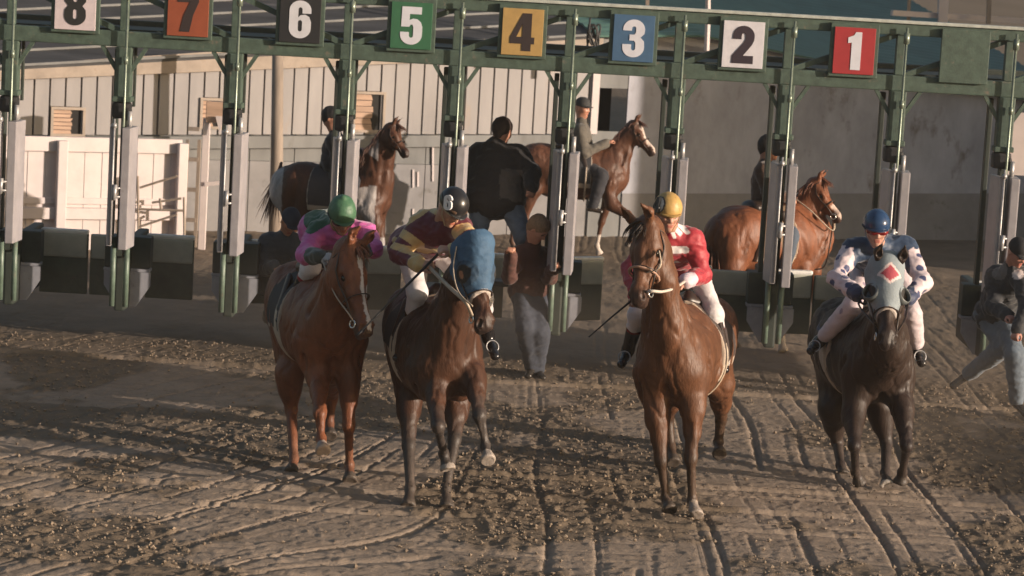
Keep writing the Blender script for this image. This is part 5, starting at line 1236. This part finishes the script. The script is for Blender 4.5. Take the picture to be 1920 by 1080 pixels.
mC, kC = ppl('gate hand in black cap and jeans striding at the right edge', 'handler', P(1908, 474, 23.65), (.45, -.72, -.5), (.1, -.35, .93), P(1896, 498, 23.78),
    P(1866, 516, 24.00), P(1862, 575, 23.85), P(1890, 592, 23.58), P(1916, 520, 23.72), P(1925, 580, 23.50), P(1908, 618, 23.40),
    P(1852, 590, 24.40), P(1880, 652, 24.12), P(1818, 700, 24.55), P(1788, 722, 24.55), P(1884, 594, 24.30), P(1902, 665, 23.85), P(1906, 750, 24.05), P(1923, 773, 23.92),
    shirt=dict(col=cC, name='jacket'), pants=dict(col=(.11, .14, .175)), boots=dict(col=(.02, .018, .018)), boot_top=.3, h=.012, bulk=1.8, pants_r=1.7, group=CG, torso_r=1.05, skin=(.42, .20, .15))
cap(kC, (.014, .014, .016))
mD, kD = ppl('crouching handler in navy jacket and cap behind the jockey in pink', 'handler', P(543, 416, 25.2), (.35, -.70, -.6), (.3, -.4, .85), P(536, 440, 25.3),
    P(502, 455, 25.35), P(498, 505, 25.2), P(514, 498, 24.95), P(556, 458, 25.3), P(566, 505, 25.2), P(556, 500, 24.95),
    P(488, 520, 25.75), P(520, 548, 25.4), P(505, 595, 25.6), P(512, 606, 25.45), P(530, 522, 25.8), P(560, 550, 25.4), P(548, 596, 25.6), P(556, 606, 25.45),
    handL=((.8, -.4, -.2), (0, -.5, .9), .7), shirt=dict(col=(.055, .062, .075), name='jacket'), pants=dict(col=(.02, .022, .026)), boots=dict(col=(.02, .018, .018)), boot_top=.3, h=.012, bulk=1.8, pants_r=1.5, group=CG, torso_r=1.1)
cap(kD, (.025, .035, .06))

# ============================================================ KICKED-UP DIRT AND DUST
mb = MB(); rk = np.random.default_rng(11)
for (px, py, Y, n_, sp_) in ((1618, 925, 19.75, 90, .30), (1660, 945, 19.5, 60, .22), (838, 930, 18.75, 40, .16), (1300, 955, 18.9, 40, .16), (604, 862, 19.1, 30, .14), (916, 900, 18.5, 20, .12)):
    c = P(px, py, Y)
    for i in range(n_):
        q = c+rk.normal(0, 1, 3)*[sp_, sp_, sp_*.35]; q[2] = abs(q[2])+.01; r_ = .004+.010*rk.random()**2.5; j = rk.uniform(.7, 1.3, (7, 3))
        mb.add([q+np.array(p_)*r_*j[k_] for k_, p_ in enumerate(ico)], icf)
mb.build('kicked_dirt', mat('flying_dirt', (.17, .13, .095), .95, .3, 3), label='bits of dirt kicked up round the running hooves', cat='dirt', kind='stuff')
def vol(name, dens, colr, noise=None, aniso=.3):
    m = bpy.data.materials.new(name); m.use_nodes = True; n = m.node_tree.nodes; l = m.node_tree.links; n.remove(n['Principled BSDF'])
    v = n.new('ShaderNodeVolumePrincipled'); v.inputs['Color'].default_value = (*colr, 1); v.inputs['Density'].default_value = dens; v.inputs['Anisotropy'].default_value = aniso
    l.new(v.outputs[0], n['Material Output'].inputs['Volume']); return m, v, n, l
hz, *_q = vol('haze_air', .0009, (.86, .80, .74))
mb = MB(); mb.box((0, 38, 3.5), (60, 84, 9.6)); mb.build('haze', hz, kind='stuff', label='thin dusty evening haze over the whole track', cat='haze')

def dust(loc, size, dens, label, seed):
    m, v, n, l = vol('dust', dens, (.72, .60, .50), aniso=.2)
    tc = n.new('ShaderNodeTexCoord'); ln = n.new('ShaderNodeVectorMath'); ln.operation = 'LENGTH'; l.new(tc.outputs['Object'], ln.inputs[0])
    fo = n.new('ShaderNodeMapRange'); fo.inputs[1].default_value = .15; fo.inputs[2].default_value = .98; fo.inputs[3].default_value = 1; fo.inputs[4].default_value = 0; l.new(ln.outputs['Value'], fo.inputs[0])
    nz = n.new('ShaderNodeTexNoise'); nz.noise_dimensions = '4D'; nz.inputs['W'].default_value = seed; nz.inputs['Scale'].default_value = 2.6; nz.inputs['Detail'].default_value = 3; l.new(tc.outputs['Object'], nz.inputs['Vector'])
    nr = n.new('ShaderNodeMapRange'); nr.inputs[1].default_value = .35; nr.inputs[2].default_value = .70; nr.inputs[3].default_value = .15; nr.inputs[4].default_value = 1.0; l.new(nz.outputs[0], nr.inputs[0])
    mu = n.new('ShaderNodeMath'); mu.operation = 'MULTIPLY'; l.new(fo.outputs[0], mu.inputs[0]); l.new(nr.outputs[0], mu.inputs[1])
    m2 = n.new('ShaderNodeMath'); m2.operation = 'MULTIPLY'; m2.inputs[1].default_value = dens; l.new(mu.outputs[0], m2.inputs[0]); l.new(m2.outputs[0], v.inputs['Density'])
    mb = MB(); N1, N2 = 10, 20; vs = [(math.sin(math.pi*i/N1)*math.cos(2*math.pi*j/N2), math.sin(math.pi*i/N1)*math.sin(2*math.pi*j/N2), math.cos(math.pi*i/N1)) for i in range(N1+1) for j in range(N2)]
    mb.add(vs, [(i*N2+j, (i+1)*N2+j, (i+1)*N2+(j+1) % N2, i*N2+(j+1) % N2) for i in range(N1) for j in range(N2)])
    o = mb.build('dust_cloud', m, label=label, cat='dust', kind='stuff'); o.location = loc; o.scale = size; return o
dust((-1.2, 23.0, .45), (4.2, 2.2, .95), .12, 'low cloud of dust hanging in front of the gate behind the runners', 1.0)
dust((3.4, 22.6, .40), (2.6, 1.9, .8), .09, 'thin dust stirred up behind the near black horse', 5.0)
